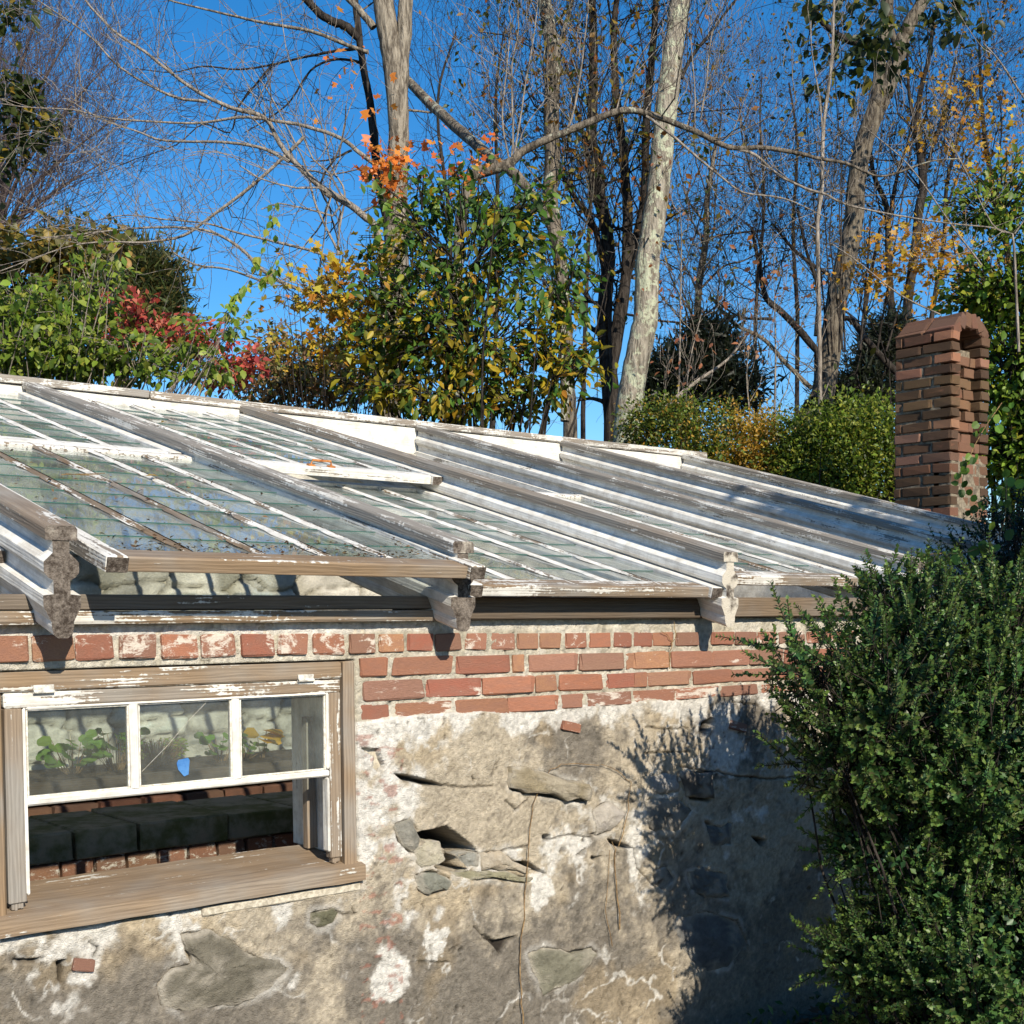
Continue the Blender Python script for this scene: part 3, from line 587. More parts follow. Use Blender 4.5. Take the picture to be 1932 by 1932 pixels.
# strip of painter's tape on the middle pane
V = [(atY(*z4(*p), WY+.0115)) for p in ((905, 712), (955, 700), (963, 712), (958, 785), (935, 795), (905, 760), (898, 730))]
V2 = [v-np.array([0, .0012, 0]) for v in V]; n = len(V)
o = build('blue_tape', V+V2, [tuple(range(n)), tuple(range(n, 2*n))[::-1]]+[(i, (i+1) % n, n+(i+1) % n, n+i) for i in range(n)], TAPE); tag(o, 'torn piece of blue tape stuck on the middle window pane', 'tape')

# --- inside: back wall of whitewashed stones, beds and ledges
X, Z = np.meshgrid(np.linspace(-4.2, 6.2, 620), np.linspace(-.6, 2.36, 190))
vx = X*2.7+1.2*fbm(X, Z, 3, 3, 91); vz = Z*5.6+1.2*fbm(X, Z, 3, 2, 92)
def voro(x, y, seed):
    ix = np.floor(x); iy = np.floor(y); d1 = np.full(x.shape, 9.); d2 = np.full(x.shape, 9.); idc = np.zeros(x.shape)
    for a in (-1, 0, 1):
        for b in (-1, 0, 1):
            px = ix+a+.15+.7*_h(ix+a, iy+b, seed); py = iy+b+.15+.7*_h(ix+a, iy+b, seed+5); d = np.hypot(px-x, py-y); h = _h(ix+a, iy+b, seed+9)
            m = d < d1; d2 = np.where(m, d1, np.minimum(d2, d)); idc = np.where(m, h, idc); d1 = np.where(m, d, d1)
    return d1, d2, idc
d1, d2, idc = voro(vx, vz, 3); e = sm(.0, .12, d2-d1+.10*(fbm(X, Z, 25, 3, 66)-.5)); Yb = 3.49-e*.022-.03*idc*e+.05*fbm(X, Z, 7, 5, 8, .6)
cc = np.array([.86, .81, .70])*(.45+.75*fbm(X, Z, 9, 5, 12, .62)[..., None])*(.65+.45*idc[..., None])*(.5+.5*e[..., None])
gm = sm(.55, .7, fbm(X, Z, 2.5, 4, 14))[..., None]*.5; cc = cc*(1-gm)+np.array([.24, .22, .15])*gm
nx, nz = X.shape[1], X.shape[0]; q = (np.arange(nz-1)[:, None]*nx+np.arange(nx-1)[None]).ravel()
BW = build('back_wall', np.stack([X, Yb, Z], -1).reshape(-1, 3), np.stack([q, q+1, q+1+nx, q+nx], 1), STUCCO, GH, smooth=True, col=np.clip(cc, .02, .8).reshape(-1, 3)); BW['label'] = 'whitewashed rubble stone back wall seen through the glass'
mb = MB(); mb.box((-4.2, 3.52, -.6), (6.2, 3.75, 2.33)); mb.box((6.14, .41, -.6), (6.30, 3.52, 1.30)); mb.build('wall_core', MORTAR, GH)
# gable infill
m = MB(); m.add([(6.20, .0, 1.30), (6.24, .0, 1.30), (6.24, 3.5, 1.30), (6.20, 3.5, 1.30), (6.20, .0, 1.40), (6.24, .0, 1.40), (6.24, 3.5, 2.35), (6.20, 3.5, 2.35)], BF); m.build('gable_board', WOODX, GH, props=dict(paint=.95, warm=.2, dark=0.))
# back bed: brick front, dark board edge, soil
def box_part(name, a, b, mat, parent, **k): m = MB(); m.box(a, b, **k); return m.build(name, mat, parent)
BED = box_part('planting_bed', (-4.2, 2.78, -.55), (6.1, 3.48, .575), SOIL, GH); beam('bed_edge', (-4.2, 2.72, .50), (6.1, 2.78, .60), WOODX, GH, .05, .3, .95)
for r_, z in enumerate((.46, .39, .32)):
    x = -.8+(r_ % 2)*.11
    while x < 3.2: brick(BED, (x, 2.74, z), (.2, .09, .058), .1, .5); x += .215
LED = box_part('brick_ledge', (-4.2, 1.09, -.55), (6.1, 1.46, .550), MORTAR, GH)
x = -1.2
while x < 3.0:
    w = rng.uniform(.22, .42); m = MB(); m.box((x, 1.035+rng.uniform(-.004, .004), .552), (x+w-.008, 1.47, .646+rng.uniform(-.006, .006)), bev=.006, jit=.003); m.build('coping_block', MOSS, LED); x += w
for r_, z in enumerate((.517, .450, .383, .316)):
    x = -1.2+(r_ % 2)*.1
    while x < 2.6: brick(LED, (x, 1.095, z), (.2 if r_ else .10, .08, .056), .42, .25); x += .213 if r_ else .113
box_part('floor', (-4.2, .3, -.60), (6.1, 3.5, -.555), SOIL, GH)

# ------------------------------------------------------------------ leaves
def tpl(kind):
    if kind == 'small': V = [(0, 0, 0), (.5, -.28, .10), (1, 0, -.02), (.5, .28, .10)]; F = [(0, 1, 2), (0, 2, 3)]
    elif kind == 'leaf': V = [(0, 0, 0), (.28, -.26, .07), (.62, -.27, .05), (1, 0, -.12), (.62, .27, .05), (.28, .26, .07), (.45, 0, 0)]; F = [(0, 1, 6), (1, 2, 6), (2, 3, 6), (3, 4, 6), (4, 5, 6), (5, 0, 6)]
    elif kind == 'round': V = [(0, 0, 0), (.05, -.34, .05), (.5, -.48, .06), (.92, -.26, 0), (1, .0, -.06), (.92, .26, 0), (.5, .48, .06), (.05, .34, .05), (.45, 0, -.02)]; F = [(i, (i+1) % 8, 8) for i in range(8)]
    elif kind == 'maple': V = [(0, 0, 0), (.1, -.45, .05), (.42, -.25, 0), (.7, -.5, .03), (.72, -.14, 0), (1.05, 0, -.05), (.72, .14, 0), (.7, .5, .03), (.42, .25, 0), (.1, .45, .05), (.4, 0, .04)]; F = [(i, (i+1) % 10, 10) for i in range(10)]
    elif kind == 'needle': V = [(0, -.03, 0), (1, 0, 0), (0, .03, 0)]; F = [(0, 1, 2)]
    return np.array(V), F
def place(T, pos, d, nrm, size):
    d = d/(np.linalg.norm(d, axis=1, keepdims=True)+1e-9); s_ = np.cross(nrm, d); s_ /= (np.linalg.norm(s_, axis=1, keepdims=True)+1e-9); n_ = np.cross(d, s_)
    L = T[None]*size[:, None, None]
    return pos[:, None]+L[..., 0:1]*d[:, None]+L[..., 1:2]*s_[:, None]+L[..., 2:3]*n_[:, None]
class Leaves:
    def __init__(s, kind): s.T, s.F = tpl(kind); s.V = []; s.C = []
    def add(s, pos, d, nrm, size, col):
        V = place(s.T, np.asarray(pos, float), np.asarray(d, float), np.asarray(nrm, float), np.asarray(size, float)); s.V.append(V); s.C.append(np.repeat(np.asarray(col)[:, None], len(s.T), 1))
    def count(s): return sum(len(v) for v in s.V)
    def build(s, name, mat, parent, singles=0, eye=C0):
        V = np.concatenate(s.V); C_ = np.concatenate(s.C); k = len(s.T)
        if singles:
            d = np.linalg.norm(V[:, 0]-eye, axis=1)-.35*np.abs(np.linalg.norm(V[:, -1]-V[:, 0], axis=1))*8; idx = np.argsort(d)[:singles]
            for i in idx: build('leaf', V[i], s.F, mat, parent, col=C_[i])
            m = np.ones(len(V), bool); m[idx] = False; V = V[m]; C_ = C_[m]
        n = len(V); tri = np.array([f for f in s.F]); Fc = (tri[None]+np.arange(n)[:, None, None]*k).reshape(-1, 3)
        o = build(name, V.reshape(-1, 3), Fc, mat, parent, col=C_.reshape(-1, 3)); o['kind'] = 'stuff'; return o
def pal(n, cols, w=None, jit=.25):
    cols = np.array(cols); i = rng.choice(len(cols), n, p=(np.array(w)/sum(w) if w is not None else None)); c_ = cols[i]*(1+rng.uniform(-jit, jit, (n, 1)))*(1+rng.uniform(-.1, .1, (n, 3))); return np.clip(c_, .004, .95)
def unit(n): v = rng.normal(size=(n, 3)); return v/np.linalg.norm(v, axis=1, keepdims=True)
def blob(n, c_, r_, shell=.55, clump=None, cr_=.1):
    """points in an ellipsoid, gathered in clumps"""
    c_ = np.array(c_); r_ = np.array(r_)
    if clump:
        u = unit(clump)*(shell+(1-shell)*rng.random((clump, 1))**.6); cc_ = c_+u*r_; i = rng.integers(clump, size=n); return cc_[i]+rng.normal(size=(n, 3))*cr_, u[i]
    u = unit(n)*(shell+(1-shell)*rng.random((n, 1))**.6); return c_+u*r_, u

# ------------------------------------------------------------------ branches
class Segs:
    def __init__(s): s.a = []; s.b = []; s.ra = []; s.rb = []
    def add(s, a, b, ra, rb): s.a.append(a); s.b.append(b); s.ra.append(ra); s.rb.append(rb)
    def build(s, name, mat, parent, sides=3, stuff=True):
        if not s.a: return
        a = np.array(s.a); b = np.array(s.b); d = b-a; d /= np.linalg.norm(d, axis=1, keepdims=True)+1e-9
        h = np.where(np.abs(d[:, 2:3]) < .9, [[0., 0, 1]], [[1., 0, 0]]); u = np.cross(d, h); u /= np.linalg.norm(u, axis=1, keepdims=True); w = np.cross(d, u)
        V = []
        for e_, r_ in ((a, np.array(s.ra)), (b, np.array(s.rb))):
            for k in range(sides):
                t_ = 2*math.pi*k/sides; V.append(e_+(u*math.cos(t_)+w*math.sin(t_))*r_[:, None])
        V = np.stack(V, 1); n = len(a); q_ = np.array([(k, (k+1) % sides, sides+(k+1) % sides, sides+k) for k in range(sides)])
        o = build(name, V.reshape(-1, 3), (q_[None]+np.arange(n)[:, None, None]*2*sides).reshape(-1, 4), mat, parent)
        if stuff: o['kind'] = 'stuff'
        return o
def grow(sg, p, d, L, r, lev, spread=.5, up=.15, nch=4, seg=5, wob=.12, ratio=.62, tips=None, minr=.0015, view=None):
    p = np.array(p, float); d = np.array(d, float); d /= np.linalg.norm(d); step = L/seg; pts = [p]
    for i in range(seg):
        d = d+rng.normal(0, wob, 3)+np.array([0, 0, up*.25]); d /= np.linalg.norm(d)
        r2 = max(r*(1-.55/seg), minr); q_ = p+d*step; sg.add(p, q_, r, r2); p = q_; r = r2; pts.append(p)
        if lev > 0 and i > 0:
            for j in range(nch if rng.random() > .15 else nch-1):
                if rng.random() < .62:
                    dd = d+rng.normal(0, spread, 3)+np.array([0, 0, up]); grow(sg, p, dd, L*ratio*rng.uniform(.7, 1.15), r*.55, lev-1, spread, up, nch, seg, wob, ratio, tips, minr)
    if tips is not None: tips.append((p, d))
def limb(pts, w, D, sg=None, twigs=0, tl=1.2, up=.1, lev=1, tips=None, jd=.0, spread=.7, dz=None, sub=4, tr=.30, nch=2, t0=.12):
    """pts: outline of a limb as measured, laid at distance D (list or number); w: widths px (list)"""
    n = len(pts); Ds = np.linspace(D[0], D[1], n) if isinstance(D, (tuple, list)) else np.full(n, D); ws = np.interp(np.linspace(0, 1, n), np.linspace(0, 1, len(w)), w)
    P = np.array([atD(x, y, d_) for (x, y), d_ in zip(pts, Ds)]); R = ws*.5*Ds/FOC
    t_ = np.linspace(0, n-1, (n-1)*sub+1); i = np.minimum(t_.astype(int), n-2); f = (t_-i)[:, None]
    Pm = np.vstack([2*P[0]-P[1], P, 2*P[-1]-P[-2]]); a, b, c_, d_ = Pm[i], Pm[i+1], Pm[i+2], Pm[i+3]
    Q = .5*((2*b)+(-a+c_)*f+(2*a-5*b+4*c_-d_)*f**2+(-a+3*b-3*c_+d_)*f**3); RR = np.interp(t_, np.arange(n), R)
    Q = Q+rng.normal(0, 1, Q.shape)*np.minimum(RR, .04)[:, None]*.08; RR = RR*(1+rng.normal(0, .02, len(RR)))
    if sg is not None and twigs:
        for _ in range(twigs):
            k = rng.integers(max(1, int(len(Q)*t0)), len(Q)-1); dd = Q[k+1]-Q[k]; dd /= np.linalg.norm(dd)
            grow(sg, Q[k], dd*.6+rng.normal(0, spread, 3)+np.array([0, 0, up]), tl*rng.uniform(.5, 1.2), max(RR[k]*tr, .004), lev, .55, up, nch, 5, .23, .6, tips, minr=.0022)
    return Q, RR
def tree(name, label, limbs, mat, twmat=None, D=14., group=None, cat='tree', leaves=None, sides=9, base_z=1.9, **kw):
    sg = Segs(); tips = []; m = MB(); first = None; cr_m = []; tr_m = []
    for k, (pts, w, opt) in enumerate(limbs):
        o_ = dict(kw); o_.update(opt); trunk = o_.pop('trunk', False); DD = o_.pop('D', D)
        Q, R = limb(pts, w, DD, sg, tips=tips, **o_)
        if trunk:
            if Q[0][2] > base_z-.3 and trunk == 'base':   # carry on down to the ground
                b = Q[0].copy(); b[2] = base_z-.4; Q = np.vstack([b, Q]); R = np.append(R[0]*1.25, R)
            tr_m.append((Q, R, 14))
        else: cr_m.append((Q, R, 7 if w[0] > 5 else 5))
        if first is None: first = Q[0]
    root = empty(name, (first[0], first[1], base_z), label, cat, group)
    for j, (Q, R, n_) in enumerate(tr_m): m = MB(); m.tube(Q, R, n_); m.build('trunk' if j == 0 else 'limb', mat, root, smooth=True)
    for Q, R, n_ in cr_m: m = MB(); m.tube(Q, R, n_); m.build('branch', mat if twmat is None else twmat, root, smooth=True)
    sg.build('twigs', twmat or mat, root)
    if leaves: leaves(root, tips)
    return root, tips
def tipleaves(kind, n, size, cols, w, mat=LEAF, box=None, spread=.12, droop=.6, name='leaves'):
    def f(root, tips):
        P = np.array([t_[0] for t_ in tips])
        if box is not None: # keep those whose place is in the given world test
            P = P[box(P)]
        if not len(P): return
        i = rng.integers(len(P), size=n); pos = P[i]+rng.normal(0, spread, (n, 3)); d = rng.normal(size=(n, 3)); d[:, 2] -= droop; nr = rng.normal(size=(n, 3))*.7+[0, -.3, .7]
        L = Leaves(kind); L.add(pos, d, nr, size*rng.uniform(.6, 1.25, n), pal(n, cols, w)); L.build(name, mat, root)
    return f
def px_of(P):
    d = P-C0; z_ = d@cf; return PPX+FOC*(d@cr)/z_, PPY-FOC*(d@cu)/z_

# ============================================================ TREES
# twin-stemmed grey tree with the branches that fan left
A = lambda L: [za(*p) for p in L]
Bz = lambda L: [zb(*p) for p in L]
Cz = lambda L: [zc(*p) for p in L]
tree('grey_tree', 'grey furrowed tree splitting into two stems high above the leafy bush', [
 (Bz([(290, 1800), (330, 1400), (335, 1000), (338, 740), (345, 600), (335, 400), (318, 250), (300, 150), (275, 0), (250, -150)]), [52, 44, 40, 38, 42, 40, 36], dict(trunk='base')),
 (Bz([(350, 420), (358, 260), (370, 150), (375, 0), (380, -150)]), [30, 28, 26], dict(trunk=True)),
 (Bz([(235, 120), (180, 50), (130, 0), (60, -60)]), [15, 9], dict(twigs=3)),
 (A([(1780, 250), (1739, 240), (1500, 150), (1300, 115), (1100, 70), (850, 10), (760, -20)]), [9, 2], dict(twigs=16)),
 (Bz([(490, 495), (380, 482)])[::-1], [5, 4], dict(twigs=2)),
 ], BARK_G, BARK_G, D=13., tl=1.0, lev=1)
tree('leaning_dark_tree', 'thin dark leaning tree just left of the twin-stemmed trunk', [
 (Bz([(330, 1700), (310, 1200), (300, 1000), (270, 850), (240, 650), (220, 450), (190, 300), (165, 100), (150, -60)]), [20, 18, 14, 12], dict(trunk='base')),
 (Bz([(175, 170), (120, 120), (60, 95), (0, 60), (-80, -20)]), [17, 14], dict(trunk=True)),
 (A([(1720, 235), (1600, 250), (1450, 280), (1300, 315), (1150, 335), (980, 320), (830, 350), (650, 330)]), [6, 1.5], dict(twigs=16)),
 (A([(1760, 310), (1690, 290), (1600, 290), (1500, 340), (1400, 490), (1300, 570), (1180, 640)]), [6, 2], dict(twigs=14)),
 (A([(1310, 320), (1250, 390), (1150, 520), (1110, 640), (980, 600), (850, 700), (650, 770), (500, 830)]), [4.5, 1.2], dict(twigs=18)),
 (A([(1700, 725), (1600, 770), (1500, 780)]), [5, 2], dict(twigs=4)),
 ], BARK_D, D=13.8, tl=.9, lev=1)
tree('spreading_maple', 'bare grey maple whose long branches sweep left across the blue sky', [
 (Bz([(290, 1500), (260, 1050), (180, 940), (80, 870), (0, 820)])+A([(1600, 950), (1420, 780), (1350, 690), (1280, 570), (1150, 530), (1000, 470), (850, 370), (700, 250), (550, 150), (410, 0), (340, -100)]), [15, 13, 12, 9, 7, 5, 3], dict(twigs=27, tr=.4)),
 (A([(1860, 830), (1739, 740), (1650, 670), (1480, 610), (1280, 575)]), [9, 6], dict(twigs=3)),
 (A([(1000, 490), (850, 470), (700, 400), (560, 310), (450, 190), (300, 80), (150, -20)]), [6, 2], dict(twigs=14)),
 (A([(1280, 575), (1170, 565), (1000, 590), (900, 595), (700, 585), (520, 570), (350, 530), (150, 520), (0, 500)]), [6, 1.5], dict(twigs=18)),
 (A([(1400, 780), (1250, 710), (1050, 685), (800, 680), (650, 630), (480, 570), (330, 480)]), [7, 1.5], dict(twigs=14)),
 (A([(1470, 660), (1380, 750), (1200, 910), (1000, 1060), (880, 1140), (700, 1170), (480, 1170), (300, 1200), (0, 1310)]), [7, 6, 4, 2], dict(twigs=27)),
 (Bz([(150, 1400), (60, 1300)])+A([(1600, 1450), (1500, 1420), (1300, 1330), (1150, 1190), (980, 1110), (700, 1100), (400, 1130), (200, 1150)]), [11, 8, 5, 2], dict(twigs=23)),
 (A([(1640, 1260), (1500, 1210), (1300, 1160), (1150, 1125), (1000, 1080), (800, 1060), (600, 1040), (400, 1080)]), [6, 1.5], dict(twigs=18)),
 (A([(1300, 1370), (1100, 1300), (950, 1280), (840, 1220), (820, 1170)]), [5, 2], dict(twigs=4)),
 (A([(1640, 1230), (1530, 1000), (1490, 850), (1450, 740), (1300, 450), (1250, 380)]), [5, 2], dict(twigs=7, up=.4)),
 (A([(1630, 1230), (1640, 1100), (1665, 930), (1600, 800), (1550, 600), (1400, 300), (1350, 0)]), [5, 1.5], dict(twigs=7, up=.4)),
 ], BARK_T, D=11.5, tl=.8, lev=1, spread=.6, up=.12, tr=.35)
# broken maple with the long arching branch
tree('arching_maple', 'mossy leaning limb and long arching branch meeting at a broken crown above the bush', [
 (Bz([(600, 1300), (615, 1000), (640, 900), (655, 790), (720, 750), (800, 728), (850, 715)]), [20, 22, 24, 20], dict(trunk='base')),
 (Bz([(790, 735), (700, 650), (600, 560), (500, 470), (400, 370), (345, 318)]), [21, 20, 15], dict(trunk=True, D=(11., 14.4))),
 (Bz([(1075, 1850), (1072, 1600), (1062, 1300), (1040, 1080), (1000, 960), (930, 850), (860, 770), (800, 725)]), [16, 18, 19], dict(trunk=True)),
 (Bz([(820, 730), (900, 660), (1000, 610), (1150, 550), (1300, 492), (1400, 488)])+Cz([(100, 570), (270, 635), (430, 710), (600, 715), (760, 740), (860, 765), (1000, 790), (1090, 830), (1190, 850), (1400, 780), (1560, 765)]), [17, 13, 11, 8, 5, 2], dict(trunk=True, twigs=24, tl=1., up=.7, spread=.35)),
 (Bz([(840, 720), (848, 600), (842, 300), (870, 140), (865, -50)]), [5, 2], dict(twigs=8, up=.5)), (Bz([(850, 700), (880, 520), (900, 380), (940, 150), (960, -30)]), [4, 2], dict(twigs=8, up=.5)),
 (Bz([(830, 700), (800, 520), (820, 300), (840, 100)]), [4, 2], dict(twigs=6, up=.5)), (Bz([(860, 680), (900, 560), (980, 450), (1010, 400)]), [3, 1.5], dict(twigs=5, up=.5)),
 (Bz([(1090, 560), (1110, 500), (1140, 350), (1165, 150), (1180, -20)]), [5, 2], dict(twigs=10, up=.5)),
 (Cz([(265, 625), (265, 450), (250, 250), (240, 80)]), [3, 1.5], dict(twigs=6, up=.5)), (Cz([(290, 590), (320, 400), (340, 200), (380, 80)]), [4, 2], dict(twigs=8, up=.5)),
 (Cz([(30, 560), (150, 650), (300, 780), (400, 860), (500, 930), (700, 960), (900, 1050)]), [6, 2], dict(twigs=8)),
 (Cz([(440, 712), (560, 750), (660, 840), (800, 910), (900, 940), (1000, 990), (1240, 1040), (1500, 1080), (1700, 1100), (1800, 1130)]), [6, 2], dict(twigs=16)),
 (Cz([(1080, 610), (1300, 800), (1500, 1080), (1650, 1280)]), [2, 3.5], dict(twigs=3)), (Cz([(930, 1180), (1060, 1270), (1250, 1420), (1450, 1520)]), [2, 3.5], dict(twigs=3)),
 (Cz([(1800, 1130), (1810, 1250), (1830, 1700)]), [4, 6], {}), (Cz([(1800, 1130), (1700, 1080), (1550, 780), (1450, 640)]), [3, 1.5], dict(twigs=3)), (Cz([(1810, 1130), (1900, 1000)]), [3, 2], {}),
 (Cz([(1660, 210), (1740, 300), (1860, 480)]), [2, 4], dict(twigs=3)),
 ], BARK_M, BARK_T, D=11., tl=.8, lev=1, up=.3)
tree('straight_grey_tree', 'straight patchy grey trunk rising behind the right half of the leafy bush', [
 (Bz([(1100, 1850), (1090, 1700), (1070, 1300), (1030, 1000), (1010, 850), (1020, 700), (1015, 500), (1025, 250), (1010, 150), (985, 0), (960, -120)]), [27, 25, 27, 30, 29, 27, 22], dict(trunk='base', twigs=16, tl=1.4, up=.5, tr=.15)),
 (Bz([(1050, 200), (1080, 100), (1110, 0), (1130, -80)]), [9, 5], dict(twigs=4, up=.5)),
 ], BARK_M, D=14.5, lev=2, up=.3, tl=1.5, leaves=tipleaves('small', 1000, .08, [(.16, .13, .02), (.25, .13, .02), (.07, .09, .02)], None, spread=.2))
tree('multi_stemmed_tree', 'dark cluster of crooked stems rising left of the pale lichened trunk', [
 (Bz([(1290, 1850), (1270, 1650), (1250, 1400), (1265, 1150), (1255, 980), (1230, 850), (1220, 700), (1190, 600), (1200, 350), (1200, 100), (1190, -60)]), [36, 28, 22, 20, 17, 13], dict(trunk='base', twigs=22, tl=1.3, up=.22, tr=.25, spread=.75)),
 (Bz([(1268, 1650), (1305, 1480), (1340, 1250), (1350, 950), (1330, 650), (1300, 400), (1290, 150), (1310, -60)]), [26, 20, 15, 10], dict(trunk=True, twigs=20, tl=1.3, up=.22, tr=.25, spread=.75)),
 (Bz([(1272, 1700), (1300, 1450), (1345, 1220), (1420, 900), (1430, 600), (1450, 350), (1470, 100), (1480, -60)]), [24, 17, 14, 11], dict(trunk=True, twigs=20, tl=1.3, up=.22, tr=.25, spread=.75)),
 (Bz([(1270, 1300), (1210, 1010), (1130, 880), (1070, 780), (1000, 560)]), [14, 10, 6], dict(twigs=12)),
 (Bz([(1215, 900), (1175, 700), (1150, 560), (1100, 400)]), [12, 5], dict(twigs=10)),
 (Bz([(1250, 1480), (1180, 1430), (1130, 1350)]), [12, 4], dict(twigs=4)), (Bz([(1270, 1780), (1200, 1750), (1130, 1760)]), [10, 4], dict(twigs=4)),
 ], BARK_D, D=15., lev=2, up=.3, tl=1.3, leaves=tipleaves('small', 2200, .085, [(.16, .13, .02), (.25, .15, .02), (.05, .08, .02), (.28, .10, .02)], None, spread=.25))
tree('lichened_tree', 'tall leaning trunk covered with pale green lichen, bare of branches', [
 (Bz([(1350, 1960), (1355, 1850), (1370, 1700), (1400, 1550), (1430, 1400)])+Cz([(30, 1420), (40, 1250), (62, 1100), (100, 800), (130, 500), (160, 250), (192, 0), (210, -150)]), [56, 50, 47, 46, 45, 42, 38, 35], dict(trunk='base', sub=6)),
 (Cz([(200, 380), (260, 260), (350, 150), (400, 80), (480, -20)]), [7, 4], dict(twigs=12, up=.4)),
 ], BARK_L, BARK_D, D=14., tl=1.3, lev=2)
tree('forked_tree', 'tall grey trunk leaning right with a dark fork, behind the hedge', [
 (Cz([(820, 2060), (850, 1980), (885, 1890), (930, 1600), (950, 1450), (985, 1300), (1028, 1100), (1045, 900), (1075, 720), (1130, 560), (1190, 430), (1240, 280), (1285, 150), (1370, 0), (1430, -120)]), [66, 50, 42, 40, 40, 36, 35, 36, 34, 30, 24, 20], dict(trunk='base', sub=5)),
 (Cz([(1110, 600), (1145, 450), (1165, 250), (1185, 100), (1195, -80)]), [24, 21, 20], dict(trunk=True)),
 (Cz([(1245, 230), (1215, 150), (1210, 0), (1205, -60)]), [13, 9], dict(trunk=True)),
 (Cz([(1165, 215), (1060, 205), (1000, 190), (930, 150), (870, 90), (810, -10)]), [17, 13, 9], dict(twigs=6, tl=.8)),
 (Cz([(940, 1560), (1010, 1540), (1100, 1650), (1180, 1740), (1240, 1800)]), [9, 14], dict(twigs=4)),
 ], BARK_F, BARK_D, D=17., lev=1, tl=1.2, leaves=tipleaves('leaf', 160, .11, [(.03, .045, .015), (.05, .06, .015), (.14, .13, .02)], None, spread=.5))
tree('pale_sapling', 'slender pale sapling standing in front of the forked trunk', [
 (Cz([(868, 2050), (870, 1900), (865, 1500), (858, 1100), (878, 900), (888, 600), (925, 300), (938, 0), (945, -80)]), [9, 8, 8, 6, 4], dict(trunk='base', twigs=10, tl=1.0, up=.5)),
 (Cz([(885, 700), (870, 500), (830, 250), (825, 100)]), [4, 2], dict(twigs=4, up=.5)), (Cz([(855, 1110), (800, 1080), (790, 1085)]), [3, 2], {}),
 ], BARK_T, D=13., lev=1)
SL_ = [(.35, .13, .06), (.42, .2, .1)]
for i, (lm, lab) in enumerate([([([(180, 2000), (190, 1800), (195, 1500), (200, 1150), (190, 1000)], [4, 3, 2])], 'thin pale sapling close to the right of the lichened trunk'), ([([(215, 2000), (240, 1750), (300, 1500)], [3, 2])], 'short thin sapling leaning right beside the dark conifer'),
   ([([(650, 2000), (655, 1700), (650, 1450)], [4, 2.5])], 'thin pale sapling rising from the orange part of the hedge'), ([([(530, 2000), (515, 1800), (540, 1600)], [3, 1.5])], 'thinnest sapling above the middle of the hedge'),
   ([([(60, 2020), (250, 1860), (420, 1740), (510, 1620)], [9, 6, 3])], 'slanting pale trunk leaning right in front of the dark conifer')]):
    tree('thin_sapling', lab, [(Cz(p), w, dict(trunk='base', twigs=8, tl=.6, up=.5)) for p, w in lm], BARK_T, D=12.5, lev=1, leaves=tipleaves('leaf', 34, .06, SL_, None))
tree('slim_grey_tree', 'slim grey tree with clumped orange leaves just right of the lichened trunk', [
 (Cz([(270, 2000), (265, 1700), (290, 1350), (320, 1150), (325, 950), (350, 800), (370, 650)]), [15, 13, 10, 6], dict(trunk='base', twigs=30, tl=1.6, up=.2, tr=.35, spread=.75)),
 (Cz([(290, 1400), (400, 1290), (500, 1260), (580, 1220)]), [5, 2], dict(twigs=8)), (Cz([(350, 1440), (450, 1560), (600, 1640), (700, 1750), (830, 1880)]), [6, 9], dict(twigs=10)),
 ], BARK_M, D=20., lev=2, tl=1.6)
dark_leaf = [(.03, .035, .015), (.05, .05, .02), (.22, .12, .02)]
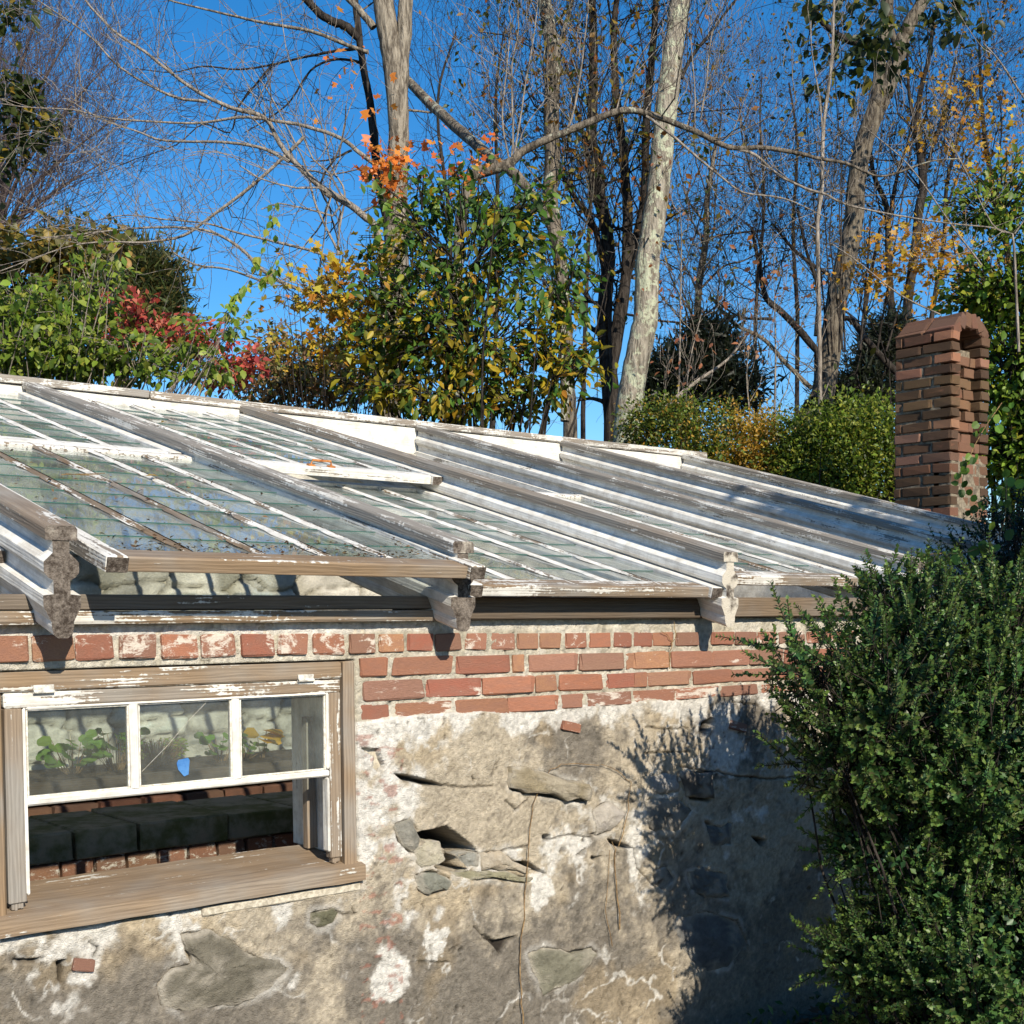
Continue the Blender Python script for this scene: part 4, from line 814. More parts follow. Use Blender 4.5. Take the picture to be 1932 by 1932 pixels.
for i, (lm, D_, lab) in enumerate([
 ([([(1210, 1750), (1215, 1500), (1200, 1250), (1190, 1000), (1130, 850), (1110, 700)], [15, 11, 7]), ([(1200, 1100), (1230, 900), (1290, 700), (1330, 500)], [7, 3])], 22., 'dark bare tree behind and right of the forked trunk'),
 ([([(1290, 1750), (1290, 1500), (1330, 1200), (1350, 1000), (1370, 900), (1350, 700), (1345, 500), (1400, 250), (1420, 50)], [19, 17, 16, 10, 6]), ([(1350, 700), (1300, 450), (1290, 200)], [8, 4]), ([(1370, 850), (1450, 600), (1520, 300)], [8, 3])], 21., 'thick dark bare tree rising above the left side of the chimney'),
 ([([(1400, 1600), (1430, 1400), (1470, 1150), (1480, 900), (1540, 650), (1600, 400)], [10, 8, 4]), ([(1480, 1000), (1560, 800), (1680, 600)], [5, 2])], 23., 'bare tree with yellow leaves behind the chimney top'),
 ([([(1030, 2000), (1060, 1800), (1075, 1600), (1110, 1350), (1160, 1100)], [12, 10, 5])], 24., 'thin dark tree just right of the forked trunk base'),
 ([([(860, 1700), (700, 1520), (610, 1440), (580, 1300), (540, 1100)], [14, 11, 6]), ([(920, 1330), (820, 1270), (720, 1180), (640, 1080)], [8, 4]), ([(850, 1620), (860, 1400), (800, 1200), (760, 1000)], [9, 4]), ([(640, 1540), (480, 1530), (340, 1430)], [6, 2])], 19., 'dark crooked tree whose limbs reach left of the forked trunk'),
 ([([(560, 2000), (560, 1500), (600, 1000), (580, 600), (590, 350)], [8, 7, 4, 2]), ([(590, 1000), (500, 700), (480, 500)], [4, 2])], 26., 'far slender tree between the slim grey tree and the pale sapling'),
 ([([(1800, 1800), (1790, 1300), (1700, 900), (1650, 500), (1640, 200)], [14, 10, 4])], 22., 'dark tree far right behind the green foliage'),
 ([([(760, 1500), (740, 1100), (760, 700), (720, 400)], [8, 6, 3])], 27., 'far dark tree just left of the pale sapling')]):
    tree('bare_tree', lab, [(Cz(p), w, dict(trunk='base' if j == 0 else True, twigs=22 if j == 0 else 14)) for j, (p, w) in enumerate(lm)], BARK_D, BARK_P if i % 3 == 2 else BARK_D, D=D_, lev=2, tl=1.7, up=.22, spread=.62, tr=.28, nch=2, t0=.38,
         group=None, leaves=tipleaves('small', 500 if i not in (2, 3) else 900, .085, dark_leaf if i not in (2, 3) else [(.5, .27, .03), (.42, .2, .02), (.1, .09, .02)], None, spread=.3))
for i, (x_, lab) in enumerate([(840, 'far bare tree with fine twigs behind the arching maple'), (930, 'far bare tree behind the sprouts of the broken maple'), (1100, 'far bare tree behind the cluster of dark stems')]):
    tree('bare_tree', lab, [([(x_, 780), (x_+10, 450), (x_-15+20*i, 200), (x_+20, 60)], [9, 7, 3], dict(trunk='base', twigs=28, tl=2.1, up=.3))], BARK_D, D=23+i, lev=2, spread=.6, tr=.3, nch=2, t0=.3)
# vase-shaped bare trees at the left
for i, (x0, sp_, D_, lab) in enumerate([(-40, [(-60, 0), (20, 0), (90, -20), (160, 20), (215, 110), (235, 210), (205, 300), (120, 180), (60, 140), (150, 330)], 17., 'bare vase-shaped tree with fine purple-grey twigs at the left edge'), (-140, [(-40, 100), (40, 250), (110, 380), (160, 420)], 15., 'dark-limbed bare tree low at the left edge')]):
    tree('bare_tree', lab, [([(x0, 760), (x0+6, 620), (x0+12, 520)], [30, 26, 20], dict(trunk='base', twigs=0))]+[([(x0+10, 560), (x0+(x_-x0)*.22+12, 520+(y_-520)*.42), (x0+(x_-x0)*.62, 520+(y_-520)*.74), (x_, y_)], [10, 6, 2], dict(twigs=17)) for x_, y_ in sp_], BARK_D, BARK_P, D=D_, lev=2, tl=1.4, up=.35, spread=.26, tr=.33, nch=2)

# ------------------------------------------------------------------ foliage masses
def bush(name, label, blobs, kind, size, cols, w, cat='shrub', mat=LEAF, stems=None, clump=60, cr_=.10, shell=.35, droop=.3, singles=0, colfn=None, group=None, smat=BARK_D, sr=.006, nupd=.8, base_z=1.85, shoots=0, wid=1.):
    B_ = [(np.array(p_[:3]) if len(p_) == 4 else atD(*p_), np.array(r_), n) for p_, r_, n in blobs]
    c0 = B_[0][0]; root = empty(name, (c0[0], c0[1], base_z), label, cat, group); L = Leaves(kind); L.T = L.T.copy(); L.T[:, 1] *= wid; sg = Segs()
    for c_, r_, n in B_:
        if shoots:
            ns = max(3, int(n/shoots)); us = unit(ns); us[:, 2] = us[:, 2]*.9+.15; a0 = c_+us*r_*rng.uniform(.05, .6, (ns, 1)); a2 = c_+us*r_*rng.uniform(.7, 1.22, (ns, 1))+np.array([0, 0, .08]); a1 = (a0+a2)/2+np.array([0, 0, .05])+rng.normal(0, .03, (ns, 3))
            for i in range(ns): sg.add(a0[i], a1[i], sr*.8, sr*.55); sg.add(a1[i], a2[i], sr*.55, sr*.25)
            k_ = rng.integers(ns, size=n); tt = rng.random((n, 1))**.8; pos = (1-tt)**2*a0[k_]+2*tt*(1-tt)*a1[k_]+tt*tt*a2[k_]+rng.normal(0, cr_*.35, (n, 3)); u = us[k_]
        else: pos, u = blob(n, c_, r_, shell, clump, cr_)
        d = u*.7+rng.normal(size=(n, 3))*.7; d[:, 2] -= droop; nr = rng.normal(size=(n, 3))*.55+[-.15, -.5, nupd]
        col = pal(n, cols, w) if colfn is None else colfn(pos, (pos-c_)/r_)
        L.add(pos, d, nr, size*np.clip(rng.normal(.95, .28, n), .4, 1.6), col)
        for k in range(stems or 0):
            e_ = pos[rng.integers(n)]; b_ = np.array([c0[0]+(e_[0]-c0[0])*.35, c0[1]+(e_[1]-c0[1])*.35, base_z-.1]); mid = (e_+b_)/2+rng.normal(0, .08, 3); sg.add(b_, mid, sr*1.6, sr); sg.add(mid, e_, sr, sr*.4)
    L.build('leaves', mat, root, singles=singles); sg.build('stems', smat, root, sides=5); return root
def m2(px_, D_): return px_*D_/FOC
GRN = [(.04, .095, .02), (.065, .135, .022), (.11, .18, .03), (.025, .055, .014)]
# leafy bush behind the ridge: green above, yellowing below
def cb(pos, q_):
    x_, y_ = px_of(pos); n = len(pos); yel = .10+sm(430, 740, y_+rng.normal(0, 90, n))*.60+sm(720, 600, x_)*.30
    g_ = pal(n, [(.06, .135, .022), (.10, .185, .026), (.16, .24, .035), (.035, .075, .016)], [3, 3, 2, 2]); y__ = pal(n, [(.42, .30, .02), (.30, .26, .02), (.38, .20, .03), (.16, .15, .02)], [3, 3, 1, 3]); m = rng.random(n) < yel; g_[m] = y__[m]; return g_
D_ = 9.2
CB = [((880, 500, D_), (m2(190, D_), .6, m2(150, D_)), 1230), ((890, 660, D_), (m2(225, D_), .6, m2(130, D_)), 1558), ((760, 620, D_), (m2(120, D_), .5, m2(130, D_)), 615), ((960, 410, D_), (m2(110, D_), .4, m2(75, D_)), 344), ((800, 410, D_), (m2(70, D_), .4, m2(70, D_)), 188), ((1060, 560, D_), (m2(75, D_), .4, m2(130, D_)), 352), ((1040, 720, D_), (m2(110, D_), .4, m2(90, D_)), 508), ((730, 730, D_), (m2(110, D_), .4, m2(80, D_)), 426), ((890, 770, D_), (m2(220, D_), .4, m2(50, D_)), 738)]
bush('leafy_bush', 'large leafy bush behind the ridge, dark green above and yellowing below', CB, 'leaf', .076, None, None, stems=6, cr_=.12, singles=280, colfn=cb, droop=.55, mat=LEAF, shoots=10, wid=.78, sr=.0075)
D_ = 9.5
bush('young_maple', 'yellow and orange autumn maple leaves left of the large leafy bush', [((640, 560, D_), (m2(95, D_), .5, m2(75, D_)), 380), ((590, 560, D_), (m2(110, D_), .5, m2(50, D_)), 160), ((660, 660, D_), (m2(80, D_), .5, m2(70, D_)), 420), ((560, 670, D_), (m2(90, D_), .4, m2(30, D_)), 60), ((700, 560, D_), (m2(60, D_), .4, m2(90, D_)), 200)], 'maple', .052, [(.55, .36, .03), (.52, .22, .03), (.46, .38, .05), (.30, .22, .04)], [4, 2, 3, 2], stems=3, shoots=9, cr_=.09, cat='tree', sr=.004)
D_ = 9.4
bush('orange_maple_spray', 'bright orange maple leaves hanging in front of the grey twin trunk', [((735, 325, D_), (m2(48, D_), .2, m2(36, D_)), 150), ((800, 320, D_), (m2(95, D_), .3, m2(28, D_)), 70), ((700, 160, D_), (m2(110, D_), .5, m2(110, D_)), 35), ((880, 300, D_), (m2(90, D_), .3, m2(50, D_)), 45)], 'maple', .055, [(.65, .20, .03), (.68, .26, .05), (.55, .14, .03)], None, stems=2, clump=24, cr_=.06, cat='leaves', sr=.003)
# left: vines, burning bush, pine, oaks
D_ = 7.4
VG = [(.14, .21, .025), (.21, .28, .035), (.08, .13, .02), (.27, .31, .05)]
bush('climbing_vine', 'tangled bright green climbing vines along the left end of the ridge', [((30, 690, D_), (m2(90, D_), .35, m2(80, D_)), 1500), ((140, 690, D_), (m2(110, D_), .35, m2(70, D_)), 1700), ((260, 700, D_), (m2(110, D_), .35, m2(45, D_)), 620), ((60, 610, D_), (m2(90, D_), .3, m2(60, D_)), 900), ((180, 580, D_), (m2(60, D_), .3, m2(90, D_)), 420), ((370, 715, D_), (m2(90, D_), .3, m2(30, D_)), 240), ((420, 640, D_), (m2(70, D_), .3, m2(30, D_)), 90)], 'leaf', .048, VG, [3, 3, 3, 2], cat='vine', stems=16, cr_=.09, shoots=14, droop=.6, smat=BARK_T, sr=.004, singles=0)
# trailing shoot against the sky
m = MB(); V_ = [(380, 650), (420, 600), (445, 560), (480, 535), (515, 515), (525, 495)]; Q, R = limb(V_, [2, 1.5], D_); m.tube(Q, R, 5)
V2 = [(440, 570), (480, 510), (505, 450), (520, 385)]; Q2, R2 = limb(V2, [1.5, 1], D_); m2_ = MB(); m2_.tube(Q2, R2, 5)
root = empty('vine_shoot', Q[0], 'long vine shoot with paired green leaves reaching up against the blue sky', 'vine'); m.build('stem', NEEDLE, root); m2_.build('stem', NEEDLE, root)
L = Leaves('leaf')
for QQ in (Q, Q2, Q):
    k = rng.integers(len(QQ), size=24); L.add(QQ[k]+rng.normal(0, .012, (24, 3)), rng.normal(size=(24, 3))*.6+[0, 0, -1.2], rng.normal(size=(24, 3))*.4+[-.4, -.8, .2], .055*rng.uniform(.7, 1.2, 24), pal(24, [(.16, .26, .03), (.10, .17, .02), (.3, .33, .05)]))
V = np.concatenate(L.V); C_ = np.concatenate(L.C)
for i in range(len(V)): build('leaf', V[i], L.F, LEAF, root, col=C_[i])
D_ = 8.6
bush('burning_bush', 'red-leaved bush behind the green vines on the left', [((250, 640, D_), (m2(75, D_), .4, m2(55, D_)), 700), ((340, 670, D_), (m2(85, D_), .4, m2(40, D_)), 800), ((430, 715, D_), (m2(60, D_), .4, m2(28, D_)), 500)], 'small', .058, [(.48, .09, .07), (.38, .07, .06), (.55, .16, .10), (.14, .17, .03)], [4, 3, 3, 2.5], stems=8, shoots=12, cr_=.09, sr=.004)
D_ = 16.
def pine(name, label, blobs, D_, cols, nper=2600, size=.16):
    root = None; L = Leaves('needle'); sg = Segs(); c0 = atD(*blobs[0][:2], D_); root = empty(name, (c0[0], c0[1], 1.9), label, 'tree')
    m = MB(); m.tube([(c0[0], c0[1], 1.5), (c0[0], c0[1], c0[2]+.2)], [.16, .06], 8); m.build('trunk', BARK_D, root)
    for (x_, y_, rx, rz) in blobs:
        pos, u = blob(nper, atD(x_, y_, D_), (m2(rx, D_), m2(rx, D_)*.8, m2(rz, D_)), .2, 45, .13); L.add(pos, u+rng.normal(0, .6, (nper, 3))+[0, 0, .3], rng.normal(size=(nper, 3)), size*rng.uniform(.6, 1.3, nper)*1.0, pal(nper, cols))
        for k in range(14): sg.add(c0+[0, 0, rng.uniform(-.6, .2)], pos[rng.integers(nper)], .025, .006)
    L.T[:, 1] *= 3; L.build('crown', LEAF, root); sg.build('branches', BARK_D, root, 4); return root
_o = tpl
def tpl(kind):
    if kind == 'needle': return np.array([(0, -.10, 0), (1, 0, 0), (0, .10, 0)]), [(0, 1, 2)]
    return _o(kind)
pine('pine_tree', 'dark blue-green pine behind the red bush on the left', [(225, 500, 60, 35), (285, 525, 45, 28), (300, 590, 36, 35), (230, 580, 70, 45), (150, 480, 60, 22)], 16., [(.06, .085, .035), (.09, .11, .035), (.14, .12, .04)])
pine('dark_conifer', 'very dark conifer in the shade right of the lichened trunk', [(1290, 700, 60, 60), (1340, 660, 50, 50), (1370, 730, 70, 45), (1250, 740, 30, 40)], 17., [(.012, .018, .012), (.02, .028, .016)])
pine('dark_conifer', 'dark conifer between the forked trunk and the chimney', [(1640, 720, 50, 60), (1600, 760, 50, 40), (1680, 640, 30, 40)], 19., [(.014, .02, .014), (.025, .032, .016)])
OLV = [(.22, .17, .04), (.14, .13, .03), (.30, .19, .04), (.09, .10, .025)]
bush('oak_tree', 'olive and rusty oak foliage behind the vines at the far left', [((60, 500, 14.), (.6, .4, .35), 900), ((110, 510, 14.), (.35, .3, .22), 500), ((20, 560, 14.), (.5, .4, .3), 600), ((170, 470, 14.), (.5, .4, .14), 300)], 'leaf', .11, OLV, None, cat='tree', stems=5, clump=30, cr_=.12, sr=.02)
bush('ivy_clad_branch', 'dark ivy leaves climbing the tree at the upper left edge', [((15, 20, 12.), (.22, .2, .14), 120), ((30, 190, 12.), (.17, .15, .22), 260), ((70, 240, 12.), (.14, .15, .2), 160), ((10, 290, 12.), (.12, .1, .12), 120)], 'leaf', .09, [(.03, .045, .015), (.06, .08, .02), (.25, .18, .02)], [4, 3, .8], cat='leaves', clump=14, cr_=.08, base_z=3.)
bush('brown_shrub', 'brown seed-headed shrub between the red bush and the yellow maple', [((560, 690, 11.), (m2(85, 11), .4, m2(50, 11)), 1800), ((640, 730, 11.), (m2(80, 11), .4, m2(40, 11)), 1400), ((500, 730, 11.), (m2(60, 11), .4, m2(25, 11)), 600)], 'small', .06, [(.28, .16, .08), (.18, .14, .05), (.34, .21, .10), (.15, .18, .04)], None, stems=26, clump=50, cr_=.11)
# hedges behind the right end of the ridge
def hg(pos, q_):
    n = len(pos); x_, y_ = px_of(pos); o_ = sm(1330, 1420, x_)*sm(1500, 1440, x_)*.65+.15; g_ = pal(n, [(.08, .13, .018), (.13, .18, .025), (.20, .22, .035), (.04, .065, .014)]); k = pal(n, [(.42, .27, .035), (.32, .20, .025), (.46, .28, .06)]); m = rng.random(n) < o_; g_[m] = k[m]; return g_
D_ = 11.2
bush('clipped_hedge', 'sunlit hedge turning orange in its right half, behind the ridge end', [((1275, 880, D_), (m2(62, D_), .5, m2(118, D_)), 9000), ((1340, 890, D_), (m2(60, D_), .5, m2(130, D_)), 9000), ((1400, 890, D_), (m2(55, D_), .5, m2(118, D_)), 7000), ((1450, 900, D_), (m2(60, D_), .5, m2(112, D_)), 8000), ((1510, 920, D_), (m2(55, D_), .5, m2(118, D_)), 7000), ((1240, 800, D_), (m2(34, D_), .4, m2(36, D_)), 2500)], 'small', .034, None, None, cat='hedge', clump=150, cr_=.075, shell=.6, colfn=hg, stems=12, droop=.0)
D_ = 10.6
bush('clipped_hedge', 'rounded yellow-green hedge directly left of the chimney', [((1545, 890, D_), (m2(50, D_), .5, m2(118, D_)), 8000), ((1590, 880, D_), (m2(50, D_), .5, m2(120, D_)), 8000), ((1640, 880, D_), (m2(55, D_), .5, m2(120, D_)), 8000), ((1690, 880, D_), (m2(45, D_), .5, m2(115, D_)), 6000)], 'small', .036, [(.10, .16, .018), (.17, .23, .03), (.26, .28, .045), (.04, .07, .014)], None, cat='hedge', clump=150, cr_=.075, shell=.6, stems=12, droop=.0)
# right side
D_ = 11.5
bush('leafy_tree', 'bright green leafy tree right of and behind the chimney', [((1900, 560, D_), (m2(75, D_), .6, m2(90, D_)), 1700), ((1905, 720, D_), (m2(60, D_), .6, m2(120, D_)), 2000), ((1890, 400, D_), (m2(70, D_), .6, m2(80, D_)), 800), ((1920, 880, D_), (m2(50, D_), .5, m2(120, D_)), 2200), ((1960, 640, D_), (m2(60, D_), .6, m2(250, D_)), 1300)], 'leaf', .07, [(.13, .22, .025), (.20, .29, .035), (.08, .14, .02), (.32, .34, .04)], [3, 3, 3, 1.6], cat='tree', shoots=12, cr_=.12, stems=3, sr=.009)
D_ = 15.
bush('golden_maple', 'sparse golden maple leaves above the chimney', [((1720, 480, D_), (m2(85, D_), .6, m2(45, D_)), 500), ((1800, 520, D_), (m2(70, D_), .6, m2(60, D_)), 350), ((1820, 220, D_), (m2(110, D_), .6, m2(60, D_)), 260), ((1880, 300, D_), (m2(60, D_), .5, m2(90, D_)), 350), ((1750, 610, D_), (m2(50, D_), .4, m2(20, D_)), 60), ((1650, 520, D_), (m2(60, D_), .4, m2(40, D_)), 160)], 'maple', .066, [(.5, .27, .02), (.42, .2, .03), (.3, .17, .03), (.5, .34, .04)], None, cat='tree', clump=26, cr_=.14, stems=1, sr=.007)
bush('oak_spray', 'dark oak leaves hanging at the top right of the picture', [((1600, 40, 15.), (m2(150, 15), .5, m2(50, 15)), 260), ((1640, 110, 15.), (m2(70, 15), .4, m2(40, 15)), 120), ((1800, 30, 15.), (m2(90, 15), .4, m2(35, 15)), 140), ((1580, 150, 15.), (m2(60, 15), .4, m2(30, 15)), 60)], 'leaf', .13, [(.025, .04, .014), (.04, .055, .015), (.16, .15, .02)], [4, 4, 1], cat='leaves', clump=26, cr_=.13, stems=2, sr=.008, base_z=4.5)

# ------------------------------------------------------------------ chimney
CHM = simple('sooty_mortar', (.10, .08, .06), (.26, .22, .16), 30., bumpd=.006)
CX0, CX1, CY0, CY1 = 6.75, 7.22, 1.66, 2.11
CH = empty('brick_chimney', ((CX0+CX1)/2, (CY0+CY1)/2, .6), 'square brick chimney with an arched hooded top standing behind the greenhouse', 'chimney')
zt = atD(1740, 618, 8.9)[2]; ph = .0735
m = MB(); m.box((CX0+.010, CY0+.10, .6), (CX1-.010, CY1-.010, zt-.16)); m.box((CX0+.010, CY0+.012, .6), (CX1-.02, CY0+.14, zt-.9)); m.build('core', CHM, CH)
nco = 30
for k in range(nco):
    z = zt-.10-k*ph
    if z < .7: break
    s_ = min(1, max(0, (k-7)/6)); soot_shade = .55+.45*rng.random(); mo = (.8 if 3 < k < 8 else .15)*rng.random()  # dark brown tone, also standing in for shade on the side face
    # side facing the greenhouse (-X) and its opposite
    ys_ = [(CY0, .155), (CY0+.155, .235), (CY0+.39, .06)] if k % 2 == 0 else [(CY0, .235), (CY0+.235, .215)]
    for (y0_, w_) in ys_:
        for xx in (CX0, CX1-.10): brick(CH, (xx+.05+rng.uniform(-.006, .006), y0_+w_/2, z), (.10, w_-.013, ph-.014), -.1, soot_shade if rng.random() > .12 else .15, mo, rot=Matrix.Rotation(rng.normal(0, .016), 4, 'X') @ Matrix.Rotation(rng.normal(0, .02), 4, 'Z'))
    # front (-Y): open and broken under the arch for the first courses
    for xx, w_ in ([(CX0+.10, .13), (CX0+.24, .13)] if k % 2 else [(CX0+.10, .20), (CX0+.30, .07)]):
        if k < 2: continue
        rec = .012 if k > 9 else rng.uniform(.045, .085)
        if k < 9 and rng.random() < .12: continue
        brick(CH, (xx+w_/2, CY0+rec+.045, z), (w_-.01, .09, ph-.011), .0, soot_shade*.6, mo, rot=Matrix.Rotation(rng.normal(0, .02), 4, 'Z'))
    brick(CH, ((CX0+CX1)/2, CY1-.05, z), (CX1-CX0-.21, .10, ph-.011), -.1, .8) if k > 1 else None
# arch of bricks on edge, running front to back
ac = Vector(((CX0+CX1)/2, 0, zt-.075)); Ra = (CX1-CX0)/2-.055
for j, L_ in enumerate(((CY0, .22), (CY0+.225, .225))):
    for i in range(8):
        th = math.pi*(i+.5)/8; zz = ac.z+math.sin(th)*Ra*.52; xx = ac.x-math.cos(th)*Ra
        brick(CH, (xx, L_[0]+L_[1]/2, zz), (.066, L_[1]-.010, .105), -.1, .45+.4*rng.random(), rot=Matrix.Rotation(math.pi/2-th if False else -(th-math.pi/2)*.8, 4, 'Y'))

# ------------------------------------------------------------------ foreground boxwood
def boxwood(name, label, blobs, nsh, cols, L0=(.07, .17), leaf=.021, seed=3, base=-.27, singles=0, up=.8, dens=125.):
    B_ = [(atD(x_, y_, D_), np.array(r_)) for (x_, y_, D_), r_ in blobs]; wts = np.array([np.prod(r_)**.67 for _, r_ in B_]); wts /= wts.sum()
    root = empty(name, (B_[0][0][0], B_[0][0][1], base), label, 'shrub'); L = Leaves('small' if not singles else 'leaf'); L.T = L.T.copy(); L.T[:, 1] *= 1.3; sg = Segs()
    cnt = rng.multinomial(nsh, wts)
    for (c_, r_), n in zip(B_, cnt):
        u = unit(n); u[:, 2] = np.abs(u[:, 2]) if False else u[:, 2]; rad = .62+.38*rng.random((n, 1)); b_ = c_+u*r_*rad
        b_ += (vnoise(b_[:, 0]*3.1, b_[:, 2]*3.1, 77)[:, None]-.5)*.25*u
        b_[:, 2] = np.maximum(b_[:, 2], base+.03); ok = vnoise(b_[:, 0]*6+b_[:, 1]*2, b_[:, 2]*6, 123) > .22; u, b_ = u[ok], b_[ok]; n = len(b_)
        d = u*.9+np.array([0, 0, up])*rng.uniform(.4, 1.1, (n, 1))+rng.normal(0, .28, (n, 3)); d /= np.linalg.norm(d, axis=1, keepdims=True); ln = rng.uniform(*L0, n)
        for i in range(n):
            sg.add(b_[i]-d[i]*.12, b_[i]+d[i]*ln[i], .0024, .0012)
        ns = int(np.mean(L0)*dens)
        for j in range(ns):
            t_ = (j+.5)/ns; pos = b_+d*(ln*t_)[:, None]; a_ = rng.normal(size=(n, 3)); a_ -= (a_*d).sum(1, keepdims=True)*d; a_ /= np.linalg.norm(a_, axis=1, keepdims=True)
            for sgn in (1, -1):
                dd = a_*sgn+d*(.5+.5*t_); nn = d+a_*(-.3*sgn)+rng.normal(0, .25, (n, 3)); yel = np.clip(t_*1.3-.55, 0, 1)
                c1 = pal(n, cols)*(.6+.8*vnoise(b_[:, 0]*7, b_[:, 2]*7+b_[:, 1]*5, 55)[:, None]); c2 = pal(n, [(.10, .17, .035), (.14, .20, .035)]); L.add(pos, dd, nn, leaf*(1.15-.45*t_)*rng.uniform(.75, 1.2, n), c1*(1-yel)+c2*yel)
    # main branches
    for c_, r_ in B_:
        for k in range(12):
            e_ = c_+unit(1)[0]*r_*.85; b0 = np.array([B_[0][0][0]+rng.normal(0, .12), B_[0][0][1]+rng.normal(0, .12), base]); mid = b0*.45+e_*.55+rng.normal(0, .05, 3); mid[2] = max(mid[2], base+.1); sg.add(b0, mid, .008, .005); sg.add(mid, e_, .005, .0015)
    # dark inner leaves
    for c_, r_ in B_:
        n = int(26000*np.prod(r_)/.2); pos = c_+unit(n)*r_*rng.random((n, 1))**.5*.8; pos[:, 2] = np.maximum(pos[:, 2], base+.02); L.add(pos, rng.normal(size=(n, 3)), rng.normal(size=(n, 3)), leaf*1.15*rng.uniform(.7, 1.2, n), pal(n, cols))
    L.build('leaves', LEAFG, root); sg.build('branches', BARK_D, root, 4); return root
BX = [(.048, .112, .034), (.066, .145, .040), (.032, .078, .028), (.10, .17, .045), (.11, .13, .05)]
boxwood('boxwood_bush', 'large dark green boxwood bush growing in front of the wall at the lower right', [
 ((1820, 1450, 4.2), (.46, .42, .48)), ((1870, 1800, 4.15), (.48, .42, .44)), ((1655, 1590, 4.1), (.17, .2, .12)), ((1650, 1300, 4.0), (.17, .2, .19)), ((1740, 1190, 4.15), (.15, .2, .14)),
 ((1680, 1800, 4.1), (.19, .2, .16)), ((1615, 1800, 4.1), (.10, .15, .10)), ((1740, 1650, 4.05), (.22, .2, .20)), ((1880, 1210, 4.2), (.16, .2, .16)), ((1605, 1410, 4.05), (.13, .15, .13)), ((2000, 1500, 4.3), (.42, .42, .60)), ((1515, 1240, 3.95), (.05, .06, .07)), ((1660, 1110, 4.1), (.03, .05, .04)), ((1740, 1095, 4.1), (.03, .05, .03))], 4600, BX, leaf=.022)
boxwood('yew_bush', 'dark evergreen bush behind the boxwood at the right edge', [((1910, 1150, 6.3), (.24, .35, .40)), ((1930, 1300, 6.3), (.3, .35, .45)), ((1980, 1060, 6.4), (.25, .3, .3)), ((1890, 1080, 6.4), (.12, .2, .16))], 900, [(.012, .028, .012), (.018, .038, .015)], leaf=.022, dens=70.)
bush('shade_tree', 'unseen evergreen tree added in front of the greenhouse, outside the right edge, to shade the boxwood', [((4.1, -3.0, 2.9, 1), (.80, .6, .90), 4200), ((4.3, -3.1, 4.2, 1), (1.15, .7, .75), 5200), ((5.4, -3.0, 3.4, 1), (.9, .7, 1.1), 3000)], 'leaf', .09, [(.03, .06, .02), (.05, .09, .02)], None, cat='tree', shoots=14, cr_=.12, sr=.01, stems=8, base_z=-.27)  # tree out of view, put in for the shade it casts
# tall single spires of the boxwood
# vine leaves crossing the chimney and the last rafter
root = empty('bittersweet_vine', atD(1850, 900, 8.2), 'green vine with heart-shaped leaves hanging beside the chimney', 'vine'); LL = Leaves('round')
for pts in ([(1890, 760), (1850, 820), (1822, 880), (1815, 915)], [(1700, 1058), (1760, 1045), (1830, 1040), (1890, 1000), (1900, 900)], [(1920, 900), (1880, 930), (1840, 950)]):
    Q, R = limb(pts, [2, 1.2], 8.0 if pts[0][0] > 1800 else 6.0); m = MB(); m.tube(Q, R, 5); m.build('stem', NEEDLE, root); n = 26; k = rng.integers(len(Q), size=n)
    LL.add(Q[k]+rng.normal(0, .03, (n, 3)), rng.normal(size=(n, 3))*.6+[0, 0, -1], rng.normal(size=(n, 3))*.4+[-.5, -.7, .3], .048*rng.uniform(.7, 1.2, n), pal(n, [(.09, .18, .025), (.15, .25, .035), (.05, .10, .02)]))
V = np.concatenate(LL.V); C_ = np.concatenate(LL.C)
for i in range(len(V)): build('leaf', V[i], LL.F, LEAF, root, col=C_[i])

# ------------------------------------------------------------------ plants in the bed behind the window
def bedplant(name, label, px_, n, size, cols, kind='round', r=.10, h=.16, group=None):
    c_ = atY(*z4(*px_), 3.15); c_[2] = .58; root = empty(name, c_, label, 'plant', group); m = MB(); L = Leaves(kind)
    for i in range(n):
        a = rng.uniform(0, 2*math.pi); rr = r*math.sqrt(rng.random()); e_ = c_+np.array([math.cos(a)*rr, math.sin(a)*rr, h*rng.uniform(.35, 1.)]); m.tube([c_+np.array([math.cos(a)*rr*.3, math.sin(a)*rr*.3, 0]), e_], [.002, .0014], 4, False)
        L.add([e_], [[math.cos(a)*.8, math.sin(a)*.8-.2, -.1]], [[rng.normal(0, .2), -.75, .7]], [size*rng.uniform(.7, 1.2)], pal(1, cols))
    m.build('stems', NEEDLE, root); V = np.concatenate(L.V); C_ = np.concatenate(L.C)
    if n < 60:
        for i in range(n): build('leaf', V[i], L.F, LEAF, root, col=C_[i])
    else: L.build('leaves', LEAF, root)
    return root
PG = [(.14, .26, .04), (.19, .32, .06), (.10, .2, .03)]
bedplant('seedling', 'round-leaved green plant behind the left window pane, left clump', (370, 740), 34, .06, PG, r=.13, h=.17)
bedplant('seedling', 'round-leaved green plant behind the left window pane, beside the mullion', (590, 740), 34, .06, PG, r=.13, h=.20)
bedplant('moss_clump', 'fine yellow-green moss clump behind the middle window pane', (790, 720), 420, .02, [(.24, .32, .03), (.16, .25, .03)], 'small', r=.16, h=.14)
bedplant('seedling', 'small green plant behind the right side of the middle pane', (1120, 680), 24, .055, PG, r=.11, h=.15)
bedplant('yellow_leaf_plant', 'bright yellow broad leaves behind the right window pane', (1330, 700), 7, .11, [(.75, .48, .02), (.7, .42, .03)], r=.06, h=.17)
bedplant('seedling', 'short weeds under the right window pane', (1240, 690), 14, .04, PG, r=.12, h=.08)

